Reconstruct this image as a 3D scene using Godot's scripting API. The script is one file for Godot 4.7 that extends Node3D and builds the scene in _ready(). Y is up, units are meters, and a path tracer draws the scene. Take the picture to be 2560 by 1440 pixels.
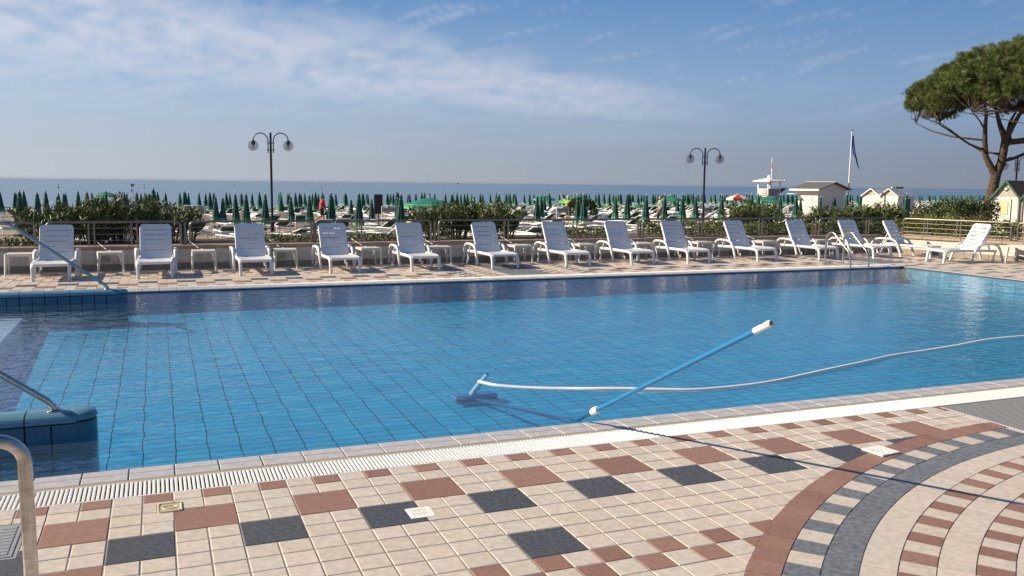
extends Node3D

# ---------------------------------------------------------------- mesh builder
class MB:
	var v := PackedVector3Array()
	var n := PackedVector3Array()
	var idx := PackedInt32Array()

	func face(a: Vector3, b: Vector3, c: Vector3, d: Vector3) -> void:   # a..d run counter-clockwise seen from outside
		var k := v.size()
		var nn := (b - a).cross(c - a)
		if nn.length_squared() < 1e-14:
			nn = (c - a).cross(d - a)
		nn = nn.normalized()
		v.append(a); v.append(b); v.append(c); v.append(d)
		n.append(nn); n.append(nn); n.append(nn); n.append(nn)
		idx.append_array(PackedInt32Array([k, k + 2, k + 1, k, k + 3, k + 2]))

	func tri(a: Vector3, b: Vector3, c: Vector3) -> void:
		var k := v.size()
		var nn := (b - a).cross(c - a).normalized()
		v.append(a); v.append(b); v.append(c)
		n.append(nn); n.append(nn); n.append(nn)
		idx.append_array(PackedInt32Array([k, k + 2, k + 1]))

	func box(c: Vector3, s: Vector3, b := Basis.IDENTITY) -> void:
		var h := s * 0.5
		var p := []
		for i in 8:
			p.append(c + b * Vector3(h.x if i & 1 else -h.x, h.y if i & 2 else -h.y, h.z if i & 4 else -h.z))
		face(p[4], p[5], p[7], p[6]); face(p[1], p[0], p[2], p[3])
		face(p[5], p[1], p[3], p[7]); face(p[0], p[4], p[6], p[2])
		face(p[6], p[7], p[3], p[2]); face(p[0], p[1], p[5], p[4])

	func rbox(c: Vector3, s: Vector3, r: float, b := Basis.IDENTITY) -> void:   # box with chamfered edges
		var h := s * 0.5
		var q := Vector3(h.x - r, h.y - r, h.z - r)
		var ax := [Vector3(1, 0, 0), Vector3(0, 1, 0), Vector3(0, 0, 1)]
		for a in 3:
			var u: int = (a + 1) % 3
			var w: int = (a + 2) % 3
			for sg in [-1.0, 1.0]:
				var o: Vector3 = ax[a] * h[a] * sg
				var eu: Vector3 = ax[u] * q[u] * sg
				var ew: Vector3 = ax[w] * q[w]
				face(c + b * (o - eu - ew), c + b * (o + eu - ew), c + b * (o + eu + ew), c + b * (o - eu + ew))
		for a in 3:
			var u: int = (a + 1) % 3
			var w: int = (a + 2) % 3
			for su in [-1.0, 1.0]:
				for sw in [-1.0, 1.0]:
					var p1: Vector3 = ax[u] * h[u] * su + ax[w] * q[w] * sw
					var p2: Vector3 = ax[u] * q[u] * su + ax[w] * h[w] * sw
					var e: Vector3 = ax[a] * q[a] * su * sw * -1.0
					face(c + b * (p1 - e), c + b * (p1 + e), c + b * (p2 + e), c + b * (p2 - e))
		for i in 8:
			var sg := Vector3(1 if i & 1 else -1, 1 if i & 2 else -1, 1 if i & 4 else -1)
			var a1 := c + b * Vector3(h.x * sg.x, q.y * sg.y, q.z * sg.z)
			var a2 := c + b * Vector3(q.x * sg.x, h.y * sg.y, q.z * sg.z)
			var a3 := c + b * Vector3(q.x * sg.x, q.y * sg.y, h.z * sg.z)
			if sg.x * sg.y * sg.z > 0:
				tri(a1, a2, a3)
			else:
				tri(a1, a3, a2)

	func tile(x0: float, x1: float, z0: float, z1: float, y0: float, y1: float, bv: float) -> void:   # slab whose top edge is chamfered
		var a := Vector3(x0, y0, z1); var b := Vector3(x1, y0, z1); var c := Vector3(x1, y0, z0); var d := Vector3(x0, y0, z0)
		var ym := y1 - bv * 0.8
		var a1 := Vector3(x0, ym, z1); var b1 := Vector3(x1, ym, z1); var c1 := Vector3(x1, ym, z0); var d1 := Vector3(x0, ym, z0)
		var a2 := Vector3(x0 + bv, y1, z1 - bv); var b2 := Vector3(x1 - bv, y1, z1 - bv); var c2 := Vector3(x1 - bv, y1, z0 + bv); var d2 := Vector3(x0 + bv, y1, z0 + bv)
		face(a2, b2, c2, d2)
		face(a1, b1, b2, a2); face(b1, c1, c2, b2); face(c1, d1, d2, c2); face(d1, a1, a2, d2)
		face(a, b, b1, a1); face(b, c, c1, b1); face(c, d, d1, c1); face(d, a, a1, d1)

	func slab(poly: PackedVector2Array, y0: float, y1: float) -> void:   # any polygon in x, z as an upright slab
		var pts := poly
		var area := 0.0
		for k in pts.size():
			area += pts[k].cross(pts[(k + 1) % pts.size()])
		if area < 0:
			pts = pts.duplicate(); pts.reverse()
		var t := Geometry2D.triangulate_polygon(pts)
		for k in range(0, t.size(), 3):
			var a := pts[t[k]]; var b := pts[t[k + 1]]; var c := pts[t[k + 2]]
			if (b - a).cross(c - a) > 0:
				var sw := b; b = c; c = sw
			tri(Vector3(a.x, y1, a.y), Vector3(b.x, y1, b.y), Vector3(c.x, y1, c.y))
		for k in pts.size():
			var p := pts[k]; var q := pts[(k + 1) % pts.size()]
			face(Vector3(q.x, y0, q.y), Vector3(p.x, y0, p.y), Vector3(p.x, y1, p.y), Vector3(q.x, y1, q.y))

	func tube(pts: Array, rr, sides := 8, caps := true) -> void:
		var m := pts.size()
		var k0 := v.size()
		var t0: Vector3 = (pts[1] - pts[0]).normalized()
		var up := Vector3(0, 1, 0) if absf(t0.y) < 0.9 else Vector3(1, 0, 0)
		var nx := up.cross(t0).normalized()
		for i in m:
			var t: Vector3
			if i == 0: t = t0
			elif i == m - 1: t = (pts[i] - pts[i - 1]).normalized()
			else: t = ((pts[i + 1] - pts[i]).normalized() + (pts[i] - pts[i - 1]).normalized()).normalized()
			nx = (nx - t * nx.dot(t)).normalized()
			var ny := t.cross(nx)
			var r: float = rr[i] if rr is Array else rr
			for s in sides:
				var a := TAU * s / sides
				var d := nx * cos(a) + ny * sin(a)
				v.append(pts[i] + d * r); n.append(d)
		for i in m - 1:
			for s in sides:
				var a := k0 + i * sides + s
				var b := k0 + i * sides + (s + 1) % sides
				idx.append_array(PackedInt32Array([a, a + sides, b, b, a + sides, b + sides]))
		if caps:
			for e in 2:
				var i := 0 if e == 0 else m - 1
				var kk := v.size()
				var dirv: Vector3 = -t0 if e == 0 else (pts[m - 1] - pts[m - 2]).normalized()
				v.append(pts[i]); n.append(dirv)
				for s in sides:
					v.append(v[k0 + i * sides + s]); n.append(dirv)
				for s in sides:
					var a := kk + 1 + s
					var b := kk + 1 + (s + 1) % sides
					if e == 0: idx.append_array(PackedInt32Array([kk, a, b]))
					else: idx.append_array(PackedInt32Array([kk, b, a]))

	func lathe(prof: Array, sides := 16, xf := Transform3D.IDENTITY) -> void:   # [radius, height] from the bottom up
		var k0 := v.size()
		var m := prof.size()
		for i in m:
			var a: Vector2 = prof[maxi(i - 1, 0)]
			var b: Vector2 = prof[mini(i + 1, m - 1)]
			var sl := Vector2(b.y - a.y, a.x - b.x).normalized()
			for s in sides:
				var t := TAU * s / sides
				var d := Vector3(cos(t), 0, sin(t))
				v.append(xf * (d * prof[i].x + Vector3(0, prof[i].y, 0)))
				n.append((xf.basis * (d * sl.x + Vector3(0, sl.y, 0))).normalized())
		for i in m - 1:
			for s in sides:
				var a := k0 + i * sides + s
				var b := k0 + i * sides + (s + 1) % sides
				idx.append_array(PackedInt32Array([a, b, a + sides, b, b + sides, a + sides]))

	func sheet(nu: int, nv: int, f: Callable) -> void:   # f(u, v) -> Vector3, seen from the side where u x v points
		var k0 := v.size()
		for j in nv + 1:
			for i in nu + 1:
				var u := float(i) / nu
				var w := float(j) / nv
				v.append(f.call(u, w))
		for j in nv + 1:
			for i in nu + 1:
				var a: Vector3 = v[k0 + j * (nu + 1) + mini(i + 1, nu)] - v[k0 + j * (nu + 1) + maxi(i - 1, 0)]
				var b: Vector3 = v[k0 + mini(j + 1, nv) * (nu + 1) + i] - v[k0 + maxi(j - 1, 0) * (nu + 1) + i]
				n.append(a.cross(b).normalized())
		for j in nv:
			for i in nu:
				var a := k0 + j * (nu + 1) + i
				idx.append_array(PackedInt32Array([a, a + nu + 2, a + 1, a, a + nu + 1, a + nu + 2]))

	func add(o: MB, xf := Transform3D.IDENTITY) -> void:
		var k := v.size()
		for i in o.v.size():
			v.append(xf * o.v[i]); n.append((xf.basis * o.n[i]).normalized())
		for i in o.idx:
			idx.append(i + k)

	func into(me: ArrayMesh, m: Material) -> void:
		if idx.is_empty(): return
		var a := []
		a.resize(Mesh.ARRAY_MAX)
		a[Mesh.ARRAY_VERTEX] = v; a[Mesh.ARRAY_NORMAL] = n; a[Mesh.ARRAY_INDEX] = idx
		me.add_surface_from_arrays(Mesh.PRIMITIVE_TRIANGLES, a)
		me.surface_set_material(me.get_surface_count() - 1, m)

# ---------------------------------------------------------------- naming helpers
var used := {}
var rng := RandomNumberGenerator.new()
var M := {}

func numbered(called: String) -> String:
	if not used.has(called):
		used[called] = 0
		return called
	used[called] += 1
	return "%s_%03d" % [called, used[called]]

func mesh1(b: MB, m: Material) -> ArrayMesh:
	var me := ArrayMesh.new()
	b.into(me, m)
	return me

func meshes(list: Array) -> ArrayMesh:   # [[MB, material], ...] as one mesh of several surfaces
	var me := ArrayMesh.new()
	for p in list:
		p[0].into(me, p[1])
	return me

func put(called: String, me: Mesh, parent: Node3D = self, at := Vector3.ZERO) -> MeshInstance3D:
	var o := MeshInstance3D.new()
	o.mesh = me
	o.position = at
	o.name = numbered(called) if parent == self else called
	parent.add_child(o, true)
	return o

func part(called: String, b: MB, m: Material, parent: Node3D) -> MeshInstance3D:
	return put(called, mesh1(b, m), parent)

func tag(o: Node3D, label: String, category: String, group := "") -> Node3D:
	o.set_meta("label", label)
	o.set_meta("category", category)
	if group != "": o.set_meta("group", group)
	return o

func thing(called: String, label: String, category: String, at := Vector3.ZERO, turn := 0.0, group := "") -> Node3D:
	var o := Node3D.new()
	o.name = numbered(called)
	add_child(o)
	o.position = at
	o.rotation.y = turn
	return tag(o, label, category, group)

func struct(called: String, me: Mesh, at := Vector3.ZERO) -> MeshInstance3D:
	var o := put(called, me, self, at)
	o.set_meta("kind", "structure")
	return o

func dup(o: Node3D, label: String, at: Vector3, turn := 0.0, sc := 1.0) -> Node3D:
	var base: String = o.get_meta("base_name", "")
	if base == "":
		base = String(o.name)
		o.set_meta("base_name", base)
	var r: Node3D = o.duplicate()
	r.name = numbered(base)
	add_child(r)
	r.position = at
	r.rotation = Vector3(0, turn, 0)
	r.scale = Vector3.ONE * sc
	r.set_meta("label", label)
	return r

const ORD := ["first", "second", "third", "fourth", "fifth", "sixth", "seventh", "eighth", "ninth", "tenth", "eleventh", "twelfth", "thirteenth", "fourteenth", "fifteenth", "sixteenth", "seventeenth", "eighteenth", "nineteenth", "twentieth", "twenty-first", "twenty-second", "twenty-third", "twenty-fourth", "twenty-fifth", "twenty-sixth", "twenty-seventh", "twenty-eighth", "twenty-ninth", "thirtieth", "thirty-first", "thirty-second", "thirty-third", "thirty-fourth", "thirty-fifth", "thirty-sixth", "thirty-seventh", "thirty-eighth", "thirty-ninth", "fortieth", "forty-first", "forty-second", "forty-third", "forty-fourth", "forty-fifth", "forty-sixth", "forty-seventh", "forty-eighth", "forty-ninth", "fiftieth", "fifty-first", "fifty-second", "fifty-third", "fifty-fourth"]

# ---------------------------------------------------------------- materials
func lin(r: float, g: float, b: float) -> Color:
	return Color(r, g, b).linear_to_srgb()

func mat(called: String, c: Color, rough := 0.7, metal := 0.0) -> StandardMaterial3D:
	var m := StandardMaterial3D.new()
	m.resource_name = called
	m.albedo_color = c
	m.roughness = rough
	m.metallic = metal
	M[called] = m
	return m

func grain(size: int, freq: float, lo: float, hi: float, oct: int, sd: int, contrast := 1.0) -> ImageTexture:   # grey multiplier with a fine and a coarse pattern
	var f := FastNoiseLite.new()
	f.noise_type = FastNoiseLite.TYPE_SIMPLEX_SMOOTH
	f.seed = sd; f.frequency = freq; f.fractal_octaves = oct; f.fractal_gain = 0.55
	var src := f.get_seamless_image(size, size)
	var data := PackedByteArray()
	data.resize(size * size * 3)
	var raw := src.get_data()
	for i in size * size:
		var g: float = clampf((raw[i] / 255.0 - 0.5) * contrast + 0.5, 0, 1)
		var k := int(255.0 * lerpf(lo, hi, g))
		data[i * 3] = k; data[i * 3 + 1] = k; data[i * 3 + 2] = k
	return ImageTexture.create_from_image(Image.create_from_data(size, size, false, Image.FORMAT_RGB8, data))

func texd(m: StandardMaterial3D, t: Texture2D, scale: float, world := true) -> StandardMaterial3D:
	m.albedo_texture = t
	m.uv1_triplanar = true
	m.uv1_world_triplanar = world
	m.uv1_scale = Vector3.ONE * scale
	return m

func bumped(m: StandardMaterial3D, freq: float, sd: int, strength: float, scale: float, world := true, size := 256, oct := 3) -> StandardMaterial3D:
	var f := FastNoiseLite.new()
	f.noise_type = FastNoiseLite.TYPE_SIMPLEX_SMOOTH
	f.seed = sd; f.frequency = freq; f.fractal_octaves = oct
	var im := f.get_seamless_image(size, size)
	im.convert(Image.FORMAT_RGBA8)
	im.bump_map_to_normal_map(6.0)
	m.normal_enabled = true
	m.normal_texture = ImageTexture.create_from_image(im)
	m.normal_scale = strength
	m.uv1_triplanar = true
	m.uv1_world_triplanar = world
	m.uv1_scale = Vector3.ONE * scale
	return m

# ---------------------------------------------------------------- the lie of the land
const SHORE_E := Vector2(0.958, -0.287)     # along the rows of umbrellas, in x, z
const SEAWARD := Vector2(-0.287, -0.958)

func beach_y(x: float, z: float) -> float:
	var s := x * SEAWARD.x + z * SEAWARD.y
	return -0.45 - 0.018 * maxf(s - 25.0, -4.0)

func on_beach(s: float, e: float) -> Vector3:
	var p := SEAWARD * s + SHORE_E * e
	return Vector3(p.x, beach_y(p.x, p.y), p.y)

const EYE := Vector3(0, 1.698, 0)
var cam_b: Basis
func place(u: float, depth: float) -> Vector3:   # a spot on the beach by its bearing (tangent right of the view axis) and distance
	var fw := Vector3(0.375, 0, -0.927)
	var rt := Vector3(0.927, 0, 0.375)
	var p := fw * depth + rt * ((u - 1280.0) / 2194.5 * depth)
	return Vector3(p.x, beach_y(p.x, p.z), p.z)

func _ready() -> void:
	rng.seed = 7
	# ---- camera
	var cam := Camera3D.new()
	cam.name = "camera"
	cam.fov = 36.33
	cam.near = 0.05
	cam.far = 30000.0
	var yaw := deg_to_rad(22.026); var pit := deg_to_rad(6.76); var rol := deg_to_rad(0.6245)
	var fw := Vector3(sin(yaw) * cos(pit), -sin(pit), -cos(yaw) * cos(pit))
	var r0 := Vector3(cos(yaw), 0, sin(yaw))
	var u0 := r0.cross(fw)
	var rt := r0 * cos(rol) + u0 * sin(rol)
	var up := u0 * cos(rol) - r0 * sin(rol)
	cam.transform = Transform3D(Basis(rt, up, -fw), EYE)
	add_child(cam)
	cam.current = true
	# ---- sky, sun, exposure
	var we := WorldEnvironment.new()
	we.name = "world"
	var env := Environment.new()
	env.background_mode = Environment.BG_SKY
	env.tonemap_mode = Environment.TONE_MAPPER_LINEAR
	env.tonemap_exposure = 1.6
	env.sdfgi_enabled = true; env.ssao_enabled = true; env.ssil_enabled = true
	var sk := Sky.new()
	var pm := PanoramaSkyMaterial.new()
	pm.panorama = sky_panorama()
	sk.sky_material = pm
	env.sky = sk
	we.environment = env
	add_child(we)
	var sun := DirectionalLight3D.new()
	sun.name = "sun"
	sun.light_energy = 1.6
	sun.light_color = Color(1.0, 0.93, 0.82)
	sun.light_angular_distance = 0.5
	sun.shadow_enabled = true
	var to_sun := Vector3(-0.913 * cos(deg_to_rad(30)), sin(deg_to_rad(30)), -0.407 * cos(deg_to_rad(30)))
	add_child(sun)
	sun.look_at_from_position(to_sun * 10.0, Vector3.ZERO, Vector3.UP)
	build_materials()
	build_ground()
	build_deck()
	build_pool()
	build_wall_and_railing()
	build_poolside_things()
	build_plants()
	build_promenade_things()
	build_beach()
	build_people()

const SKY := 0.625

func sky_panorama() -> ImageTexture:
	var w := 2048; var h := 1024
	var data := PackedFloat32Array()
	data.resize(w * h * 3)
	var f1 := FastNoiseLite.new(); f1.seed = 3; f1.frequency = 1.0; f1.fractal_octaves = 5; f1.fractal_gain = 0.55
	f1.noise_type = FastNoiseLite.TYPE_SIMPLEX_SMOOTH
	var f2 := FastNoiseLite.new(); f2.seed = 11; f2.frequency = 1.0; f2.fractal_octaves = 3
	f2.noise_type = FastNoiseLite.TYPE_SIMPLEX_SMOOTH
	var sun_az := deg_to_rad(-66.0)
	for y in h:
		var el := (0.5 - (y + 0.5) / h) * PI
		var ed := rad_to_deg(el)
		for x in w:
			var k := (y * w + x) * 3
			if ed < -1.0:
				data[k] = 0.13; data[k + 1] = 0.15; data[k + 2] = 0.18
				continue
			var az := wrapf((x + 0.5) / w * TAU, -PI, PI)      # 0 at -z, positive towards +x
			var da := absf(angle_difference(az, sun_az))
			var near := pow(clampf(1.0 - rad_to_deg(da) / 165.0, 0, 1), 1.3)
			# air: grey-mauve haze at the horizon, pale blue above it, deep blue overhead
			var hz := Vector3(0.075, 0.115, 0.200).lerp(Vector3(0.86, 0.90, 0.93), near)
			var md := Vector3(0.130, 0.250, 0.450).lerp(Vector3(0.66, 0.80, 0.95), near)
			var hi := Vector3(0.105, 0.240, 0.480).lerp(Vector3(0.18, 0.37, 0.68), near)
			var zn := Vector3(0.028, 0.085, 0.250)
			var e := maxf(ed, 0.0)
			var c := hz.lerp(md, smoothstep(0.0, 6.5, e))
			c = c.lerp(hi, smoothstep(4.0, 13.0, e))
			c = c.lerp(zn, smoothstep(12.0, 60.0, e))
			# clouds
			if e > 0.3:
				var ad := rad_to_deg(az)
				var dv := Vector3(sin(az) * cos(el), sin(el), -cos(az) * cos(el))
				var pr := Vector2(dv.x, dv.z) / (dv.y + 0.10)
				var wx := f2.get_noise_2d(pr.x * 0.9, pr.y * 0.9)
				var n1 := f1.get_noise_2d(pr.x * 1.5 + wx * 0.5, pr.y * 0.95 - wx * 0.35)
				var n2 := f1.get_noise_2d(pr.x * 6.0 + 40.0 + wx, pr.y * 3.2)
				# the broad bank: thick to the left, thinning to a tail on the right
				var mid := 9.6 - 0.115 * (ad + 8.0)
				var half := maxf(3.9 - 0.068 * (ad + 8.0), 0.8)
				if ad < -8.0:
					mid = 9.6 + 0.06 * (-8.0 - ad); half = 3.9 + 0.03 * (-8.0 - ad)
				var q := (e - mid) / half
				var bank := (1.0 - smoothstep(0.45, 1.15, absf(q) + n1 * 0.75 + n2 * 0.25)) * (1.0 - smoothstep(26.0, 38.0, ad)) * smoothstep(-150.0, -90.0, ad)
				var fill := clampf(0.62 + n1 * 0.5 + n2 * 0.55, 0.0, 1.0)
				var d := bank * fill * 1.0
				# thin veils drawn out in one direction
				var sx := ad * 0.045 + e * 0.16
				var sy := e * 0.42 - ad * 0.105
				var n3 := f1.get_noise_2d(sx * 1.1 + 7.0, sy * 3.4 + wx * 0.6)
				var veil := smoothstep(0.16, 0.62, n3 + 0.25 * f2.get_noise_2d(pr.x * 0.5 + 9.0, pr.y * 0.5)) * smoothstep(3.0, 6.0, e) * (1.0 - smoothstep(40.0, 70.0, e))
				d = maxf(d, veil * 0.42)
				var low := smoothstep(0.05, 0.5, f1.get_noise_2d(ad * 0.03 + 3.0, e * 0.42)) * (1.0 - smoothstep(5.0, 7.5, e)) * smoothstep(0.8, 2.5, e)
				d = maxf(d, low * 0.10)
				var cc := Vector3(0.36, 0.42, 0.58).lerp(Vector3(0.84, 0.86, 0.94), near * 1.1)
				c = c.lerp(cc, clampf(d, 0, 0.85))
			data[k] = c.x * SKY; data[k + 1] = c.y * SKY; data[k + 2] = c.z * SKY
	var im := Image.create_from_data(w, h, false, Image.FORMAT_RGBF, data.to_byte_array())
	return ImageTexture.create_from_image(im)

func build_materials() -> void:
	var mott := grain(512, 0.02, 0.90, 1.0, 5, 5, 1.3)
	var speck := grain(512, 0.09, 0.86, 1.0, 3, 8, 1.4)
	var sl := grain(512, 0.03, 0.78, 1.0, 5, 17, 1.6)
	var k := 0
	for c in [Vector3(0.60, 0.525, 0.44), Vector3(0.58, 0.505, 0.42), Vector3(0.62, 0.54, 0.46), Vector3(0.59, 0.53, 0.45)]:
		texd(mat("beige_tile_%d" % k, lin(c.x, c.y, c.z), 0.55), mott, 1.6)
		k += 1
	k = 0
	for c in [Vector3(0.29, 0.158, 0.112), Vector3(0.265, 0.142, 0.10), Vector3(0.31, 0.175, 0.125)]:
		texd(mat("brown_tile_%d" % k, lin(c.x, c.y, c.z), 0.55), mott, 2.2)
		k += 1
	k = 0
	for c in [Vector3(0.088, 0.092, 0.105), Vector3(0.078, 0.084, 0.098)]:
		texd(mat("slate_tile_%d" % k, lin(c.x, c.y, c.z), 0.6), sl, 1.9)
		k += 1
	k = 0
	for c in [Vector3(0.20, 0.215, 0.235), Vector3(0.185, 0.20, 0.22)]:
		texd(mat("grey_tile_%d" % k, lin(c.x, c.y, c.z), 0.55), sl, 1.4)
		k += 1
	texd(mat("grout", lin(0.36, 0.31, 0.26), 0.9), speck, 3.0)
	mat("dark_grout", lin(0.05, 0.05, 0.06), 0.9)
	texd(mat("coping_tile", lin(0.50, 0.475, 0.46), 0.4), mott, 1.1)
	texd(mat("white_slat", lin(0.86, 0.85, 0.82), 0.45), speck, 2.0)
	mat("channel_dark", lin(0.20, 0.19, 0.17), 0.9)
	texd(mat("ochre_edge", lin(0.42, 0.34, 0.22), 0.7), speck, 3.0)
	texd(mat("grating_grey", lin(0.42, 0.41, 0.37), 0.6), speck, 2.0)
	texd(mat("cover_grey", lin(0.33, 0.34, 0.35), 0.55), speck, 2.0)
	mat("brass", lin(0.80, 0.66, 0.40), 0.45, 0.55)
	mat("white_plate", lin(0.80, 0.78, 0.72), 0.45)
	texd(mat("render_wall", lin(0.66, 0.61, 0.53), 0.85), grain(512, 0.012, 0.90, 1.0, 5, 23, 1.4), 0.6)
	texd(mat("wall_coping", lin(0.40, 0.295, 0.225), 0.75), mott, 1.2)
	texd(mat("plinth_tile", lin(0.30, 0.25, 0.21), 0.7), mott, 1.4)
	mat("vent_grey", lin(0.48, 0.46, 0.42), 0.6)
	texd(mat("white_plastic", lin(0.74, 0.735, 0.73), 0.38), grain(256, 0.02, 0.95, 1.0, 4, 31, 1.3), 0.8, false)
	texd(mat("table_plastic", lin(0.66, 0.63, 0.57), 0.45), grain(256, 0.02, 0.93, 1.0, 4, 32, 1.3), 0.8, false)
	mat("dark_plastic", lin(0.10, 0.10, 0.11), 0.5)
	bumped(texd(mat("steel", lin(0.60, 0.57, 0.53), 0.24, 1.0), grain(256, 0.05, 0.82, 1.0, 4, 41, 1.5), 2.0, false), 0.02, 42, 0.10, 2.0, false)
	texd(mat("rail_steel", lin(0.30, 0.265, 0.235), 0.38, 0.75), grain(256, 0.06, 0.75, 1.0, 4, 43, 1.5), 2.0, false)
	mat("cord_white", lin(0.72, 0.66, 0.60), 0.7)
	# pool
	k = 0
	for c in [Vector3(0.003, 0.235, 0.43), Vector3(0.003, 0.215, 0.41), Vector3(0.004, 0.255, 0.46), Vector3(0.002, 0.20, 0.39)]:
		mat("pool_tile_%d" % k, lin(c.x, c.y, c.z), 0.35)
		k += 1
	mat("pool_grout", lin(0.003, 0.015, 0.04), 0.9)
	texd(mat("step_tile", lin(0.20, 0.30, 0.46), 0.4), speck, 1.0)
	texd(mat("wall_tile", lin(0.05, 0.15, 0.22), 0.18), speck, 1.0)
	texd(mat("cap_tile", lin(0.11, 0.25, 0.34), 0.22), speck, 1.0)
	mat("wall_grout", lin(0.012, 0.012, 0.016), 0.9)
	var wtr := mat("water", Color(0.75, 0.9, 1.0, 0.03), 0.0)
	wtr.transparency = BaseMaterial3D.TRANSPARENCY_ALPHA
	wtr.metallic_specular = 0.43
	bumped(wtr, 0.016, 51, 0.28, 0.9, true, 512, 3)
	mat("pole_blue", lin(0.008, 0.17, 0.40), 0.35)
	mat("pole_blue_shaded", lin(0.004, 0.07, 0.19), 0.35)  # the same blue darkened: shade under water is put into the colour
	mat("hose_white", lin(0.80, 0.79, 0.76), 0.5)
	mat("vacuum_blue", lin(0.01, 0.10, 0.30), 0.5)
	mat("vacuum_pale", lin(0.22, 0.42, 0.52), 0.5)
	# sea and sand
	var sea := mat("sea_water", lin(0.018, 0.065, 0.105), 0.18)
	sea.metallic_specular = 0.5
	bumped(sea, 0.02, 61, 0.40, 0.045, true, 512, 4)
	texd(mat("sand", lin(0.40, 0.315, 0.225), 0.95), grain(512, 0.015, 0.62, 1.0, 6, 71, 1.6), 0.22)
	texd(mat("soil", lin(0.11, 0.075, 0.045), 0.95), mott, 1.0)
	texd(mat("path_paving", lin(0.42, 0.33, 0.26), 0.85), mott, 0.5)
	# greenery
	var lf := mat("leaf", Color.WHITE, 0.5)
	lf.vertex_color_use_as_albedo = true
	lf.backlight_enabled = true
	lf.backlight = Color(0.28, 0.34, 0.10)
	lf.cull_mode = BaseMaterial3D.CULL_DISABLED
	bumped(texd(mat("bark", lin(0.17, 0.115, 0.082), 0.9), grain(512, 0.02, 0.35, 1.0, 4, 81, 2.2), 1.1), 0.03, 82, 1.2, 1.1)
	M["bark"].uv1_scale = Vector3(2.6, 0.55, 2.6)
	texd(mat("twig", lin(0.10, 0.075, 0.055), 0.9), mott, 2.0)
	mat("flower_red", lin(0.42, 0.02, 0.02), 0.6)
	# beach
	texd(mat("canvas_green", lin(0.003, 0.082, 0.062), 0.8), grain(256, 0.03, 0.72, 1.0, 4, 91, 1.6), 0.9, false)
	texd(mat("canvas_open", lin(0.006, 0.20, 0.15), 0.8), grain(256, 0.03, 0.82, 1.0, 4, 92, 1.5), 0.9, false)
	mat("canvas_light", lin(0.16, 0.46, 0.27), 0.8)
	mat("canvas_lime", lin(0.13, 0.38, 0.12), 0.8)
	mat("canvas_red", lin(0.42, 0.018, 0.025), 0.8)
	mat("canvas_white", lin(0.68, 0.62, 0.54), 0.8)
	mat("finial_grey", lin(0.36, 0.37, 0.37), 0.5)
	mat("pole_white", lin(0.66, 0.66, 0.64), 0.45)
	mat("bed_white", lin(0.80, 0.80, 0.79), 0.5)
	mat("bed_green", lin(0.012, 0.085, 0.075), 0.8)
	mat("tray_green", lin(0.005, 0.045, 0.032), 0.6)
	mat("lamp_black", lin(0.008, 0.009, 0.013), 0.4)
	var gl := mat("lamp_glass", Color(0.35, 0.35, 0.36, 0.34), 0.02)
	gl.transparency = BaseMaterial3D.TRANSPARENCY_ALPHA
	mat("bulb_pale", lin(0.30, 0.26, 0.22), 0.4)
	texd(mat("hut_white", lin(0.82, 0.78, 0.66), 0.75), grain(256, 0.02, 0.93, 1.0, 4, 95, 1.3), 0.7)
	texd(mat("hut_grey", lin(0.28, 0.275, 0.265), 0.8), grain(256, 0.02, 0.9, 1.0, 4, 96, 1.3), 0.7)
	mat("roof_grey", lin(0.11, 0.108, 0.11), 0.8)
	mat("roof_pale", lin(0.60, 0.59, 0.57), 0.7)
	texd(mat("roof_brown", lin(0.22, 0.175, 0.12), 0.85), mott, 1.0)
	mat("trim_green", lin(0.035, 0.105, 0.055), 0.6)
	mat("trim_white", lin(0.80, 0.79, 0.76), 0.6)
	mat("panel_cream", lin(0.78, 0.63, 0.38), 0.7)
	mat("dark_gap", lin(0.06, 0.055, 0.05), 0.8)
	mat("flag_blue", lin(0.006, 0.075, 0.33), 0.7)
	mat("flag_pale", lin(0.25, 0.45, 0.62), 0.7)
	mat("sign_grey", lin(0.35, 0.33, 0.33), 0.6)
	mat("board_dark", lin(0.022, 0.018, 0.018), 0.6)
	mat("orange_red", lin(0.72, 0.20, 0.10), 0.6)
	mat("float_yellow", lin(0.62, 0.56, 0.06), 0.45)
	mat("towel_orange", lin(0.80, 0.42, 0.05), 0.8)
	mat("skin", lin(0.50, 0.27, 0.17), 0.6)
	mat("shirt_red", lin(0.60, 0.012, 0.022), 0.8)
	mat("cloth_dark", lin(0.02, 0.02, 0.028), 0.8)
	mat("shirt_lime", lin(0.48, 0.60, 0.14), 0.8)
	mat("hood_grey", lin(0.30, 0.29, 0.29), 0.85)
	mat("shirt_pink", lin(0.80, 0.64, 0.66), 0.8)
	mat("hair_dark", lin(0.018, 0.012, 0.01), 0.7)
	mat("boat_grey", lin(0.18, 0.2, 0.23), 0.6)

func m(called: String) -> StandardMaterial3D:
	return M[called]

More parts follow.
